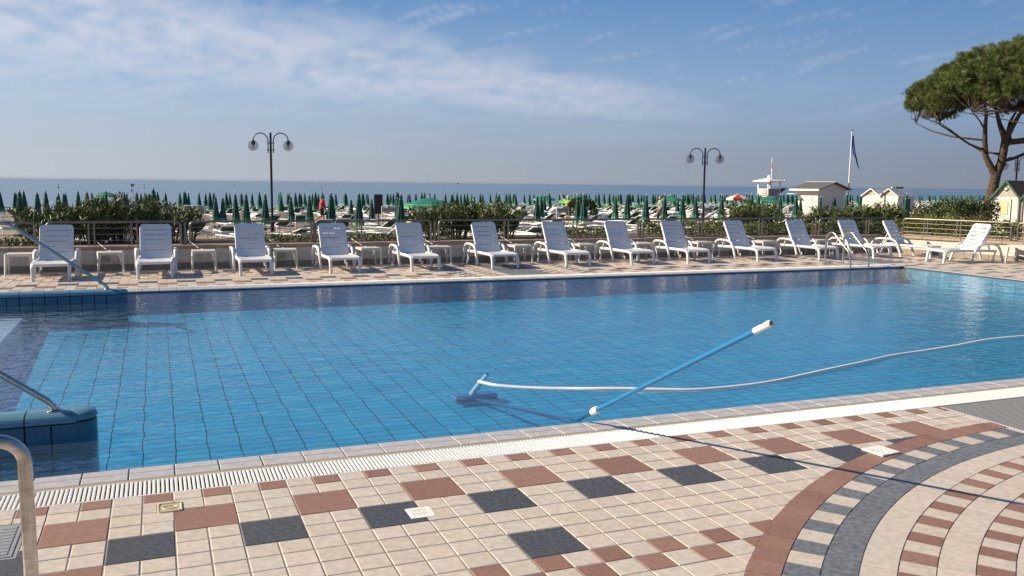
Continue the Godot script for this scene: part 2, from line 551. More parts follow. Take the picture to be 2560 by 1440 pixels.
# ---------------------------------------------------------------- ground, sea
func build_ground() -> void:
	# sand from the planters down to the water's edge, and on under the sea
	var b := MB.new()
	var f := FastNoiseLite.new(); f.seed = 21; f.frequency = 0.25; f.fractal_octaves = 3
	b.sheet(150, 60, func(u, w):
		var e := lerpf(-90.0, 330.0, u)
		var s := lerpf(-30.0, 135.0, pow(w, 1.3)) if w > 0 else -30.0
		var p := SEAWARD * s + SHORE_E * e
		var y := beach_y(p.x, p.y) + 0.05 * f.get_noise_2d(p.x, p.y)
		if p.y > -19.4: y = minf(y, -0.55)
		return Vector3(p.x, y, p.y))
	struct("sand_beach", mesh1(b, m("sand")))
	# hotel grounds behind and beside the camera, a plain apron under the deck
	var g := MB.new()
	g.box(Vector3(0, -1.7, 15), Vector3(120, 0.2, 60))
	struct("ground", mesh1(g, m("sand")))
	var s := MB.new()
	var ys := -1.86
	for ring in [[60.0, 700.0], [700.0, 9000.0]]:
		s.sheet(24, 8, func(u, w):
			var e := lerpf(-ring[1] * 1.2, ring[1] * 1.6, u)
			var q := lerpf(ring[0] if ring[0] > 100 else 94.0, ring[1], w)
			var p := SEAWARD * q + SHORE_E * e
			return Vector3(p.x, ys - (0.02 if ring[0] > 100 else 0.0), p.y))
	struct("sea", mesh1(s, m("sea_water")))
	# buoys and a far boat
	var spots := [[150, 470, 1], [332, 478, 0], [363, 470, 2], [588, 466, 0], [762, 464, 2], [813, 463, 0], [805, 473, 0], [1483, 472, 2], [1518, 472, 2], [252, 459, 0]]
	var buoys := []
	for q in spots:
		var hor: float = 447.0 + 0.0093 * q[0]
		var d: float = (1.698 + 1.86) * 2194.5 / maxf(q[1] - hor, 2.0)
		var at := place(q[0], d); at.y = ys
		if buoys.is_empty():
			var o := thing("buoy", "small dark marker buoy afloat on the sea", "buoy", at, 0, "marker buoys off the beach")
			var fl := MB.new(); fl.lathe([Vector2(0, -0.2), Vector2(0.3, 0), Vector2(0.34, 0.3), Vector2(0.2, 0.55), Vector2(0, 0.6)], 10)
			part("float", fl, m("boat_grey"), o)
			var st := MB.new(); st.tube([Vector3(0, 0.5, 0), Vector3(0, 1.5, 0)], 0.06, 6); st.box(Vector3(0, 1.55, 0), Vector3(0.3, 0.3, 0.05))
			part("staff", st, m("boat_grey"), o)
			buoys.append(o)
		else:
			buoys.append(dup(buoys[0], "small dark marker buoy afloat on the sea", at))
	var bt := thing("boat", "tiny grey boat far out on the horizon", "boat", Vector3(0, ys, 0), 0.6)
	bt.position = place(1143, 3400); bt.position.y = ys
	var hl := MB.new(); hl.rbox(Vector3(0, 0.9, 0), Vector3(16, 2.2, 4), 0.5); part("hull", hl, m("boat_grey"), bt)
	var cb := MB.new(); cb.rbox(Vector3(-1, 3.2, 0), Vector3(6, 2.6, 3), 0.3); cb.tube([Vector3(0, 4, 0), Vector3(0, 7, 0)], 0.2, 6); part("cabin", cb, m("boat_grey"), bt)

# ---------------------------------------------------------------- pool deck
const GX := 0.4796
const GZ := -4.8657
const TP := 0.15
const CC := Vector2(5.8315, 0.3297)
const RING0 := 4.847
const RSTEP := 0.1554

func wrapi_pos(a: int, n: int) -> int:
	return ((a % n) + n) % n

func near_tile_kind(c: int, r: int) -> String:
	if r == -1: return "brown" if wrapi_pos(c, 2) == 0 else "beige"
	if (r == 9 or r == 10) and c >= 5: return "brown" if wrapi_pos(c + r, 2) == 0 else "beige"
	return "beige"

func near_big_kind(c: int, r: int) -> String:     # kind of the 2 x 2 slab whose corner is at c, r; "" where there is none
	if r == 1 and wrapi_pos(c, 4) == 1 and c < 33: return "brown"
	if r == 3 and wrapi_pos(c, 4) == 3: return "slate"
	if r == 5 and c == -7: return "brown"
	if r == 7 and c == 7: return "slate"
	return ""

func variant(kind: String) -> StandardMaterial3D:
	var n := {"beige": 4, "brown": 3, "slate": 2, "grey": 2}
	return m("%s_tile_%d" % [kind, rng.randi_range(0, n[kind] - 1)])

func build_deck() -> void:
	# the bed that the tiles lie on: a frame of slabs round the basin
	var bed := MB.new()
	var y0 := -0.30; var y1 := -0.0035
	bed.box(Vector3(-5.686, (y0 + y1) * 0.5, -1.01), Vector3(22.628, y1 - y0, 8.02))
	bed.box(Vector3(16.314, (y0 + y1) * 0.5, -0.56), Vector3(21.372, y1 - y0, 7.12))
	bed.box(Vector3(18.3, (y0 + y1) * 0.5, -4.57), Vector3(17.4, y1 - y0, 0.90))
	bed.box(Vector3(0, (y0 + y1) * 0.5, (-15.02 - 18.3) * 0.5), Vector3(46, y1 - y0, 3.28))
	bed.box(Vector3(21.3, (y0 + y1) * 0.5, -10.02), Vector3(11.9, y1 - y0, 10.0))
	var deck := struct("pool_deck", mesh1(bed, m("grout")))
	# ---- tiles near the camera
	var all := []      # [size in view, material, mesh or polygon, place]
	var big := {}
	for r in range(-1, 24):
		for c in range(-14, 36):
			var k := near_big_kind(c, r)
			if k != "":
				for dc in 2:
					for dr in 2: big[Vector2i(c + dc, r + dr)] = true
				add_tile(all, k, GX + c * TP, GX + (c + 2) * TP, GZ + r * TP, GZ + (r + 2) * TP)
	for r in range(-1, 24):
		for c in range(-14, 36):
			if big.has(Vector2i(c, r)): continue
			var z0 := GZ + r * TP
			if r == -1: z0 = -4.998
			add_tile(all, near_tile_kind(c, r), GX + c * TP, GX + (c + 1) * TP, z0, GZ + (r + 1) * TP)
	# rings of the round pattern: brown, grey/beige, grey, beige, brown/beige, beige, brown/beige, beige ...
	var rings := ["brown", "strip", "grey", "beige", "check", "beige", "check", "beige", "check", "beige"]
	var ph := deg_to_rad(-130.0)
	var da := deg_to_rad(1.8345)
	for i in rings.size():
		var ro := RING0 - i * RSTEP - 0.003
		var ri := RING0 - (i + 1) * RSTEP + 0.003
		var step := da * (1 if i < 6 else 1)
		for q in range(-38, 30):
			var a0 := ph + q * step + 0.0006
			var a1 := ph + (q + 1) * step - 0.0006
			if a0 > deg_to_rad(-60.0) or a1 < deg_to_rad(-197.0): continue
			var kind: String = rings[i]
			if kind == "strip": kind = "beige" if wrapi_pos(q, 2) == 0 else "grey"
			elif kind == "check": kind = "brown" if wrapi_pos(q, 2) == 0 else "beige"
			if rings[i] == "strip":
				a0 -= deg_to_rad(-0.25); a1 -= deg_to_rad(-0.25)
			var pg := PackedVector2Array()
			for t in 3: pg.append(CC + Vector2.from_angle(lerpf(a0, a1, t / 2.0)) * ro)
			for t in 3: pg.append(CC + Vector2.from_angle(lerpf(a1, a0, t / 2.0)) * ri)
			cut_tile(all, kind, pg, false)
	# ---- the far and right-hand deck
	var far := []
	for r in range(0, 21):
		for c in range(-36, 132):
			var x0 := c * TP - 0.02
			var z1 := -15.05 - r * TP
			if x0 > 18.75: continue
			far_tile(far, far_kind(c, r), x0, x0 + TP, z1 - TP, z1)
	for r in range(-46, 0):
		for c in range(0, 28):
			var x0 := 15.36 + c * TP
			var z1 := -15.05 - r * TP
			var k := "beige"
			if (wrapi_pos(r, 4) == 1 and wrapi_pos(c, 6) < 2) or (wrapi_pos(r, 6) == 4 and wrapi_pos(c + 3, 6) < 2): k = "slate"
			elif wrapi_pos(c, 7) == 4 and wrapi_pos(r, 5) < 2: k = "brown"
			far_tile(far, k, x0, x0 + TP, z1 - TP, z1)
	# the 300 that show largest are tiles of their own, the rest one joined part
	all.sort_custom(func(a, b): return a[0] > b[0])
	var joined := {}
	for k in all.size():
		var t: Array = all[k]
		if k < 300:
			var o := MeshInstance3D.new()
			o.mesh = mesh1(t[2], t[1])
			o.name = "tile"
			o.position = t[3]
			deck.add_child(o, true)
		else:
			if not joined.has(t[1]): joined[t[1]] = MB.new()
			joined[t[1]].add(t[2], Transform3D(Basis.IDENTITY, t[3]))
	for t in far:
		if not joined.has(t[0]): joined[t[0]] = MB.new()
		var q: Array = t
		joined[q[0]].tile(q[1] + 0.003, q[2] - 0.003, q[3] + 0.003, q[4] - 0.003, -0.02, 0.0 + q[5], 0.003)
	var list := []
	for k in joined: list.append([joined[k], k])
	put("small_tiles", meshes(list), deck).set_meta("kind", "stuff")

func far_kind(c: int, r: int) -> String:
	# a border of slabs along the pool, then beige with courses of brown, and bands across it
	var x := c * TP
	for bx in [6.5, 15.5, -2.5 - 8.0]:
		var d: float = x - bx
		if absf(d) < 1.35:
			if absf(d) < 0.52: return "grey" if absf(d) < 0.40 and r > 0 else "beige"
			if absf(d) < 0.80: return "brown" if wrapi_pos(c + r, 2) == 0 else "beige"
			if absf(d) > 1.05: return "slate" if wrapi_pos(c + r, 2) == 0 else "beige"
			return "beige"
	if r == 0: return "brown" if wrapi_pos(c, 2) == 0 else "beige"
	if r == 2 or r == 3: return "brown" if wrapi_pos(c, 4) < 2 else "beige"
	if r == 4 or r == 5: return "slate" if wrapi_pos(c + 2, 4) < 2 else "beige"
	if r == 10 or r == 12: return "brown" if wrapi_pos(c + r / 2, 2) == 0 else "beige"
	if r == 16: return "brown" if wrapi_pos(c, 3) == 0 else "beige"
	return "beige"

func far_tile(far: Array, kind: String, x0: float, x1: float, z0: float, z1: float) -> void:
	far.append([variant(kind), x0, x1, z0, z1, rng.randf_range(-0.0006, 0.0006)])

func add_tile(all: Array, kind: String, x0: float, x1: float, z0: float, z1: float) -> void:
	# things let into the paving take the tile's place
	for h in HOLES:
		if x0 < h[1] and x1 > h[0] and z0 < h[3] and z1 > h[2]:
			var pg := PackedVector2Array([Vector2(x0, z0), Vector2(x1, z0), Vector2(x1, z1), Vector2(x0, z1)])
			cut_tile(all, kind, pg, true)
			return
	var d := Vector2((x0 + x1) * 0.5, (z0 + z1) * 0.5)
	var far_c := 0.0
	for p in [Vector2(x0, z0), Vector2(x1, z0), Vector2(x1, z1), Vector2(x0, z1)]:
		far_c = maxf(far_c, -absf(0) + (RING0 - p.distance_to(CC)))
	if far_c > 0.0 or x1 > 5.62 or d.distance_to(CC) < RING0:
		cut_tile(all, kind, PackedVector2Array([Vector2(x0, z0), Vector2(x1, z0), Vector2(x1, z1), Vector2(x0, z1)]), true)
		return
	var b := MB.new()
	var hx := (x1 - x0) * 0.5 - 0.003; var hz := (z1 - z0) * 0.5 - 0.003
	b.tile(-hx, hx, -hz, hz, -0.02, 0.0, 0.0035)
	all.append([(x1 - x0) * (z1 - z0) / (d.length_squared() + 2.9), variant(kind), b, Vector3(d.x, rng.randf_range(-0.0007, 0.0007), d.y)])

const HOLES := [[1.148, 1.287, -4.317, -4.167], [-0.054, 0.077, -4.826, -4.687], [-1.10, -0.637, -4.79, -4.334]]

func cut_tile(all: Array, kind: String, pg: PackedVector2Array, square: bool) -> void:
	var pieces := [pg]
	if square:
		var shrunk := Geometry2D.offset_polygon(pg, -0.003)
		if shrunk.is_empty(): return
		pieces = [shrunk[0]]
		var disc := PackedVector2Array()
		for k in 96: disc.append(CC + Vector2.from_angle(TAU * k / 96) * RING0)
		pieces = minus(pieces, disc)
	for h in HOLES:
		pieces = minus(pieces, PackedVector2Array([Vector2(h[0], h[2]), Vector2(h[1], h[2]), Vector2(h[1], h[3]), Vector2(h[0], h[3])]))
	pieces = minus(pieces, PackedVector2Array([Vector2(5.628, -5.1), Vector2(9, -5.1), Vector2(9, -4.12), Vector2(5.628, -4.12)]))
	for p in pieces:
		if p.size() < 3: continue
		var c := Vector2.ZERO
		for q in p: c += q
		c /= p.size()
		var area := 0.0
		for k in p.size(): area += p[k].cross(p[(k + 1) % p.size()]) * 0.5
		if absf(area) < 0.0004: continue
		var loc := PackedVector2Array()
		for q in p: loc.append(q - c)
		var b := MB.new()
		b.slab(loc, -0.02, 0.0)
		all.append([absf(area) / (c.length_squared() + 2.9), variant(kind), b, Vector3(c.x, rng.randf_range(-0.0007, 0.0007), c.y)])

func minus(pieces: Array, hole: PackedVector2Array) -> Array:
	var out := []
	for p in pieces:
		for q in Geometry2D.clip_polygons(p, hole):
			if not Geometry2D.is_polygon_clockwise(q): out.append(q)
	return out

# ---------------------------------------------------------------- pool
const WATER_Y := -0.032
const PX0 := -6.0
const PX1 := 15.10
const PZ0 := -14.55
const PZ1 := -5.53

func floor_y(z: float) -> float:  # floor raised to its apparent depth: the refraction is built into the shape
	return lerpf(-0.52, -0.34, clampf((z - PZ1) / (PZ0 - PZ1), 0, 1))

func build_pool() -> void:
	var wob := FastNoiseLite.new(); wob.seed = 33; wob.frequency = 2.6; wob.fractal_octaves = 2
	# basin: walls and the bed under the tiles
	var bs := MB.new()
	bs.box(Vector3((PX0 + PX1) * 0.5, -0.8, (PZ0 + PZ1) * 0.5), Vector3(PX1 - PX0 + 1.0, 0.2, PZ1 - PZ0 + 1.0))
	bs.face(Vector3(PX0, -0.53, PZ1), Vector3(PX1, -0.53, PZ1), Vector3(PX1, -0.35, PZ0), Vector3(PX0, -0.35, PZ0))
	bs.box(Vector3((PX0 + PX1) * 0.5, -0.42, PZ0 - 0.1), Vector3(PX1 - PX0 + 0.4, 0.78, 0.18))
	bs.box(Vector3((PX0 + PX1) * 0.5, -0.42, PZ1 + 0.1), Vector3(PX1 - PX0 + 0.4, 0.78, 0.18))
	bs.box(Vector3(PX1 + 0.1, -0.42, (PZ0 + PZ1) * 0.5), Vector3(0.18, 0.78, PZ1 - PZ0))
	bs.box(Vector3(PX0 - 0.1, -0.42, (PZ0 + PZ1) * 0.5), Vector3(0.18, 0.78, PZ1 - PZ0))
	var basin := struct("pool_basin", mesh1(bs, m("pool_grout")))
	# floor tiles 25 x 12.5 cm, edges waved so the shape carries the bending of light in water
	var list := []
	var nx := int((PX1 - PX0) / 0.25); var nz := int((PZ1 - PZ0) / 0.125)
	for j in nz:
		for i in nx:
			var x := PX0 + 0.08 + i * 0.25
			var z := PZ1 - j * 0.125
			var d := Vector2(x + 0.125, z - 0.06)
			var vis := 1.0 / d.length_squared()
			var side := d.angle_to(Vector2(0.375, -0.927))
			if absf(side) > 0.56: vis *= 0.01
			list.append([vis, x, z])
	list.sort_custom(func(a, b): return a[0] > b[0])
	var joined := {}
	for k in list.size():
		var t: Array = list[k]
		var b := MB.new()
		var c := Vector3(t[1] + 0.125, 0, t[2] - 0.0625)
		pool_tile(b, wob, t[1], t[2], c if k < 300 else Vector3.ZERO)
		var mt := m("pool_tile_%d" % rng.randi_range(0, 3))
		if k < 300: put("tile", mesh1(b, mt), basin, c)
		else:
			if not joined.has(mt): joined[mt] = MB.new()
			joined[mt].add(b)
	# tiles on the basin's walls
	for side in 3:
		var len_ := (PX1 - PX0) if side < 2 else (PZ1 - PZ0)
		for i in int(len_ / 0.25):
			for j in 4:
				var mt := m("pool_tile_%d" % rng.randi_range(0, 3))
				if not joined.has(mt): joined[mt] = MB.new()
				var a := 0.125 + i * 0.25
				var y := -0.095 - j * 0.125
				if side == 0: joined[mt].box(Vector3(PX0 + a, y, PZ0 - 0.008), Vector3(0.243, 0.118, 0.012))
				elif side == 1: joined[mt].box(Vector3(PX0 + a, y, PZ1 + 0.008), Vector3(0.243, 0.118, 0.012))
				else: joined[mt].box(Vector3(PX1 + 0.008, y, PZ0 + a), Vector3(0.012, 0.118, 0.243))
	var lm := []
	for k in joined: lm.append([joined[k], k])
	put("small_tiles", meshes(lm), basin).set_meta("kind", "stuff")
	# broad shallow steps between the two low walls
	var st := thing("pool_steps", "pale tiled entry steps under the water between the low walls", "steps", Vector3(-3.3, 0, -10.0))
	var s1 := MB.new(); s1.rbox(Vector3(-0.05, -0.30, 0), Vector3(3.3, 0.26, 6.9), 0.02); part("tread", s1, m("step_tile"), st)
	var s2 := MB.new(); s2.rbox(Vector3(-0.85, -0.12, 0), Vector3(2.4, 0.11, 6.9), 0.02); part("tread", s2, m("step_tile"), st)
	# water
	var wv := FastNoiseLite.new(); wv.seed = 44; wv.frequency = 1.0; wv.fractal_octaves = 3; wv.fractal_gain = 0.5
	wv.noise_type = FastNoiseLite.TYPE_SIMPLEX_SMOOTH
	var calm := FastNoiseLite.new(); calm.seed = 45; calm.frequency = 0.14
	var w := MB.new()
	var nu := 430; var nv := 190
	w.sheet(nu, nv, func(u, q):
		var x := lerpf(PX0, PX1, u)
		var z := lerpf(PZ1 + 0.0, PZ0, q)
		var amp := 0.0045 * (0.55 + 0.9 * clampf(0.5 + calm.get_noise_2d(x, z), 0, 1)) * smoothstep(0.0, 0.3, minf(z - PZ0, PZ1 - z) + 0.12)
		amp *= lerpf(0.55, 1.0, smoothstep(PZ0, PZ0 + 3.5, z))
		return Vector3(x, WATER_Y + amp * wv.get_noise_2d(x * 1.7 + z * 0.4, z * 2.1), z))
	struct("pool_water", mesh1(w, m("water")))
	# ---- copings and overflow gratings
	build_copings()
	build_low_walls()

func pool_tile(b: MB, wob: FastNoiseLite, x: float, z: float, c: Vector3) -> void:
	var g := 0.0045
	var nseg := 5
	var lo := []
	var hi := []
	for i in nseg + 1:
		var px := lerpf(x + g, x + 0.25 - g, float(i) / nseg)
		for e in 2:
			var pz := z - g if e == 0 else z - 0.125 + g
			var p := Vector3(px + 0.012 * wob.get_noise_2d(px, pz) , 0, pz + 0.010 * wob.get_noise_2d(px + 50, pz))
			p.y = floor_y(pz) + 0.004
			if e == 0: lo.append(p - c)
			else: hi.append(p - c)
	for i in nseg:
		b.face(lo[i], lo[i + 1], hi[i + 1], hi[i])
		var dn := Vector3(0, -0.01, 0)
		b.face(lo[i] + dn, lo[i + 1] + dn, lo[i + 1], lo[i])

func build_copings() -> void:
	var cp := struct("pool_coping", mesh1(grout_bar(), m("dark_grout")))
	for i in range(-12, 60):
		var x0 := 0.047 + i * 0.2495
		for r in 2:
			var b := MB.new()
			var zf := -5.293 - r * 0.122
			b.tile(-0.1215, 0.1215, -0.0575, 0.0575, -0.02, 0, 0.004)
			var o := put("tile", mesh1(b, m("coping_tile")), cp, Vector3(x0 + 0.125, rng.randf_range(-0.0006, 0.0006) - r * 0.004, zf - 0.061))
			if r == 1: o.rotation.x = -0.05
	var far := MB.new()
	for i in range(-24, 61):
		far.tile(i * 0.25 + 0.004, i * 0.25 + 0.246, -14.795, -14.56, -0.02, 0, 0.004)
	for i in 37:
		far.tile(15.115, 15.33, -14.55 + i * 0.25 + 0.004, -14.55 + i * 0.25 + 0.246, -0.02, 0, 0.004)
	put("far_tiles", mesh1(far, m("coping_tile")), cp).set_meta("kind", "stuff")
	var oe := MB.new()
	oe.box(Vector3(5, -0.010, -5.276), Vector3(24, 0.02, 0.024))
	oe.box(Vector3(15.345, -0.008, -10), Vector3(0.02, 0.018, 9.2))
	part("edge_strip", oe, m("ochre_edge"), cp)
	# near grating: white bars across a dark channel
	var gr := thing("overflow_grating", "white slatted overflow grating along the near edge of the pool", "grating", Vector3(0, 0, 0))
	var ch := MB.new()
	ch.box(Vector3(5, -0.10, -5.131), Vector3(24, 0.1, 0.262))
	part("channel", ch, m("channel_dark"), gr)
	var lp := MB.new()
	lp.box(Vector3(5, -0.014, -5.004), Vector3(24, 0.026, 0.010)); lp.box(Vector3(5, -0.014, -5.258), Vector3(24, 0.026, 0.008))
	part("rim", lp, m("white_slat"), gr)
	var sm := MB.new()
	sm.rbox(Vector3.ZERO, Vector3(0.0155, 0.022, 0.240), 0.0025)
	var slat := mesh1(sm, m("white_slat"))
	var rest := MB.new()
	for i in 700:
		var x := -1.35 + i * 0.02334
		var at := Vector3(x, -0.0115 + rng.randf_range(-0.0006, 0.0006), -5.131)
		if i < 300: put("slat", slat, gr, at)
		else: rest.box(at, Vector3(0.0155, 0.022, 0.240))
	put("slats", mesh1(rest, m("white_slat")), gr).set_meta("kind", "stuff")
	# far grating
	var fg := thing("overflow_grating", "white slatted overflow grating along the far edge below the loungers", "grating")
	var fc := MB.new(); fc.box(Vector3(4.6, -0.10, -14.915), Vector3(21.2, 0.1, 0.24)); part("channel", fc, m("channel_dark"), fg)
	var fs := MB.new()
	for i in 640:
		fs.box(Vector3(-5.2 + i * 0.0318, -0.006, -14.915), Vector3(0.020, 0.022, 0.225))
	put("slats", mesh1(fs, m("white_slat")), fg).set_meta("kind", "stuff")
	var fr := MB.new(); fr.box(Vector3(4.6, -0.008, -14.803), Vector3(21.2, 0.024, 0.012)); fr.box(Vector3(4.6, -0.008, -15.03), Vector3(21.2, 0.024, 0.012))
	part("rim", fr, m("white_slat"), fg)
	# broad grey grating on the right
	var bg := thing("floor_grating", "broad beige-grey bar grating in the paving at the right edge", "grating")
	var bc := MB.new(); bc.box(Vector3(7.6, -0.10, -4.55), Vector3(3.94, 0.1, 0.84)); part("channel", bc, m("channel_dark"), bg)
	var bm := MB.new(); bm.rbox(Vector3.ZERO, Vector3(3.9, 0.03, 0.0185), 0.003)
	var bar := mesh1(bm, m("grating_grey"))
	for i in 32: put("bar", bar, bg, Vector3(7.6, -0.015, -4.957 + i * 0.0262))
	var tm := MB.new(); tm.rbox(Vector3.ZERO, Vector3(0.022, 0.028, 0.0185), 0.003)
	var tooth := mesh1(tm, m("white_slat"))
	for i in 32: put("tooth", tooth, bg, Vector3(5.638, -0.013, -4.957 + i * 0.0262))

func grout_bar() -> MB:
	var b := MB.new()
	b.box(Vector3(5, -0.16, -5.41), Vector3(24, 0.30, 0.24))
	b.box(Vector3(5, -0.16, -14.68), Vector3(21.2, 0.30, 0.235))
	b.box(Vector3(15.22, -0.16, -10.0), Vector3(0.225, 0.30, 9.1))
	return b

func build_low_walls() -> void:
	for q in [["near", -6.40, -6.66], ["far", -13.55, -13.82]]:
		var zf: float = q[1]; var zb: float = q[2]
		var o := thing("pool_wall", "low teal tiled wall beside the steps, %s" % ("nearest the viewer" if q[0] == "near" else "at the far side below the loungers"), "wall", Vector3(-0.43, 0, zf))
		var core := MB.new()
		core.box(Vector3(-2.82, -0.24, (zb - zf) * 0.5), Vector3(5.38, 0.62, zf - zb - 0.016))
		part("core", core, m("wall_grout"), o)
		var n := 17
		for i in n:
			var w := 0.31
			var x1 := -0.115 - i * w
			var cap := MB.new()
			cap_piece(cap, x1 - w + 0.004, x1 - 0.004, zb - zf)
			part("cap_tile", cap, m("cap_tile"), o)
			for h in 2:
				var t := MB.new()
				var cx := x1 - w * 0.25 - h * w * 0.5
				t.rbox(Vector3(cx, -0.02, -0.004), Vector3(w * 0.5 - 0.009, 0.185, 0.016), 0.003)
				t.rbox(Vector3(cx, -0.27, -0.004), Vector3(w * 0.5 - 0.009, 0.30, 0.016), 0.003)
				part("tile", t, m("wall_tile"), o)
		var endp := MB.new()
		endp.lathe([Vector2(0.02, 0), Vector2(0.118, 0.0), Vector2(0.135, 0.022), Vector2(0.122, 0.052), Vector2(0.06, 0.066), Vector2(0, 0.069)], 20, Transform3D(Basis.IDENTITY, Vector3(-0.125, 0.08, (zb - zf) * 0.5)))
		part("cap_tile", endp, m("cap_tile"), o)
		var et := MB.new()
		et.lathe([Vector2(0.124, -0.42), Vector2(0.128, -0.40), Vector2(0.128, 0.07), Vector2(0.122, 0.076)], 20, Transform3D(Basis.IDENTITY, Vector3(-0.125, 0, (zb - zf) * 0.5)))
		part("end_tile", et, m("wall_tile"), o)

func cap_piece(b: MB, x0: float, x1: float, d: float) -> void:   # rounded tile that bridges the wall's thickness
	var prof := []
	for k in 13:
		var a := PI * k / 12.0
		prof.append(Vector2(d * 0.5 - cos(a) * d * 0.5 + 0.008 * cos(a), 0.082 + 0.066 * pow(sin(a), 0.6)))
	for k in 12:
		var p: Vector2 = prof[k]; var q: Vector2 = prof[k + 1]
		b.face(Vector3(x0, p.y, p.x), Vector3(x1, p.y, p.x), Vector3(x1, q.y, q.x), Vector3(x0, q.y, q.x))
	for k in range(1, 12):
		b.tri(Vector3(x1, prof[0].y, prof[0].x), Vector3(x1, prof[k + 1].y, prof[k + 1].x), Vector3(x1, prof[k].y, prof[k].x))
		b.tri(Vector3(x0, prof[0].y, prof[0].x), Vector3(x0, prof[k].y, prof[k].x), Vector3(x0, prof[k + 1].y, prof[k + 1].x))

# ---------------------------------------------------------------- planter wall with steel railing
const WZ := -18.08            # face of the straight wall
const CORNER := Vector3(18.15, 0, -18.08)
const RDIR := Vector3(0.243, 0, 0.970)      # where the right-hand wall runs

func build_wall_and_railing() -> void:
	wall_run("planter_wall", "cream rendered planter wall with terracotta coping behind the row of loungers", Vector3(-7.0, 0, WZ), Vector3(1, 0, 0), 25.15, [-0.95, 2.05, 2.25, 5.75, 8.95])
	wall_run("planter_wall", "sunlit planter wall running back from the corner behind the turned lounger", CORNER, RDIR, 9.0, [])
	# railing panels; x of their ends on the straight wall
	var z := WZ - 0.17
	var panels := [[-4.9, -2.09], [-1.90, 0.42], [0.59, 2.93], [3.02, 5.48], [5.66, 10.60], [10.74, 15.79], [16.01, 18.25]]
	var stays := [[-3.4], [-0.41, -1.15], [1.75], [3.92], [7.23, 8.93], [12.35, 14.15], [17.63]]
	for k in panels.size():
		rail_panel("brown steel railing panel, %s from the left on the planter wall" % ORD[k], Vector3(panels[k][0], 0, z), Vector3(1, 0, 0), panels[k][1] - panels[k][0], stays[k].map(func(x): return x - panels[k][0]))
	var rz := Vector3(-RDIR.z, 0, RDIR.x) * -0.17
	rail_panel("steel railing panel on the sunlit wall, next to the corner", CORNER + rz + RDIR * 0.35, RDIR, 2.75, [0.62, 1.48])
	rail_panel("steel railing panel on the sunlit wall behind the turned lounger", CORNER + rz + RDIR * 3.25, RDIR, 4.6, [1.0, 2.4])
	for x in [-2.0, 0.50, 2.98, 5.57, 10.665, 15.9]:
		var p := thing("railing_post", "flat brown steel post between two railing panels, %s from the left" % ORD[used.get("railing_post", -1) + 1], "post", Vector3(x, 0.455, z))
		var b := MB.new(); b.rbox(Vector3(0, 0.215, 0), Vector3(0.045, 0.43, 0.02), 0.003); part("post", b, m("rail_steel"), p)
		var f := MB.new(); f.rbox(Vector3(0, 0.004, 0), Vector3(0.10, 0.012, 0.07), 0.003); part("foot_plate", f, m("rail_steel"), p)

func wall_run(called: String, label: String, a: Vector3, d: Vector3, length: float, vents: Array) -> void:
	var o := thing(called, label, "wall", a, atan2(-d.z, d.x))
	var body := MB.new()
	body.box(Vector3(length * 0.5, 0.16, -0.17), Vector3(length, 0.46, 0.32))
	part("render", body, m("render_wall"), o)
	var n := int(length / 0.5)
	for i in n:
		var c := MB.new()
		c.rbox(Vector3((i + 0.5) * 0.5, 0.423, -0.155), Vector3(0.494, 0.066, 0.39), 0.008)
		part("coping_stone", c, m("wall_coping"), o)
	n = int(length / 0.3)
	for i in n:
		var c := MB.new()
		c.rbox(Vector3((i + 0.5) * 0.3, 0.058, 0.0), Vector3(0.295, 0.118, 0.022), 0.003)
		part("plinth_tile", c, m("plinth_tile"), o)
	for x in vents:
		var v := MB.new()
		v.rbox(Vector3(x - a.x, 0.255, -0.004), Vector3(0.27, 0.20, 0.016), 0.003)
		var pv := part("vent", v, m("render_wall"), o)
		for k in 7:
			var s := MB.new()
			s.box(Vector3(x - a.x, 0.178 + k * 0.024, 0.012), Vector3(0.23, 0.012, 0.018), Basis(Vector3(1, 0, 0), 0.6))
			part("slat", s, m("vent_grey"), pv)

func rail_panel(label: String, a: Vector3, d: Vector3, length: float, posts: Array) -> void:
	var o := thing("railing", label, "railing", a, atan2(-d.z, d.x))
	var t := 0.90; var r := 0.09
	var pts := [Vector3(0, 0.452, 0), Vector3(0, t - r, 0)]
	for k in 5:
		var q := PI * 0.5 * (k + 1) / 6.0
		pts.append(Vector3(r - r * cos(q), t - r + r * sin(q), 0))
	pts.append(Vector3(r, t, 0)); pts.append(Vector3(length - r, t, 0))
	for k in 5:
		var q := PI * 0.5 * (k + 1) / 6.0
		pts.append(Vector3(length - r + r * sin(q), t - r + r * cos(q), 0))
	pts.append(Vector3(length, t - r, 0)); pts.append(Vector3(length, 0.452, 0))
	var f := MB.new(); f.tube(pts, 0.0225, 10)
	part("frame", f, m("rail_steel"), o)
	for y in [0.785, 0.67, 0.555]:
		var w := MB.new(); w.tube([Vector3(0.01, y, 0.004), Vector3(length - 0.01, y, 0.004)], 0.0075, 6)
		part("rod", w, m("rail_steel"), o)
	var bt := MB.new(); bt.tube([Vector3(0.0, 0.475, 0), Vector3(length, 0.475, 0)], 0.011, 6)
	part("bottom_bar", bt, m("rail_steel"), o)
	for x in posts:
		for s in [-0.048, 0.048]:
			var b := MB.new(); b.rbox(Vector3(x + s, 0.667, 0), Vector3(0.028, 0.43, 0.028), 0.004)
			part("post", b, m("rail_steel"), o)

# ---------------------------------------------------------------- loungers and small tables
func arc_pts(c: Vector3, r: float, a0: float, a1: float, n: int) -> Array:   # arc in the y-z plane
	var out := []
	for k in n + 1:
		var a := lerpf(a0, a1, float(k) / n)
		out.append(c + Vector3(0, sin(a) * r, cos(a) * r))
	return out

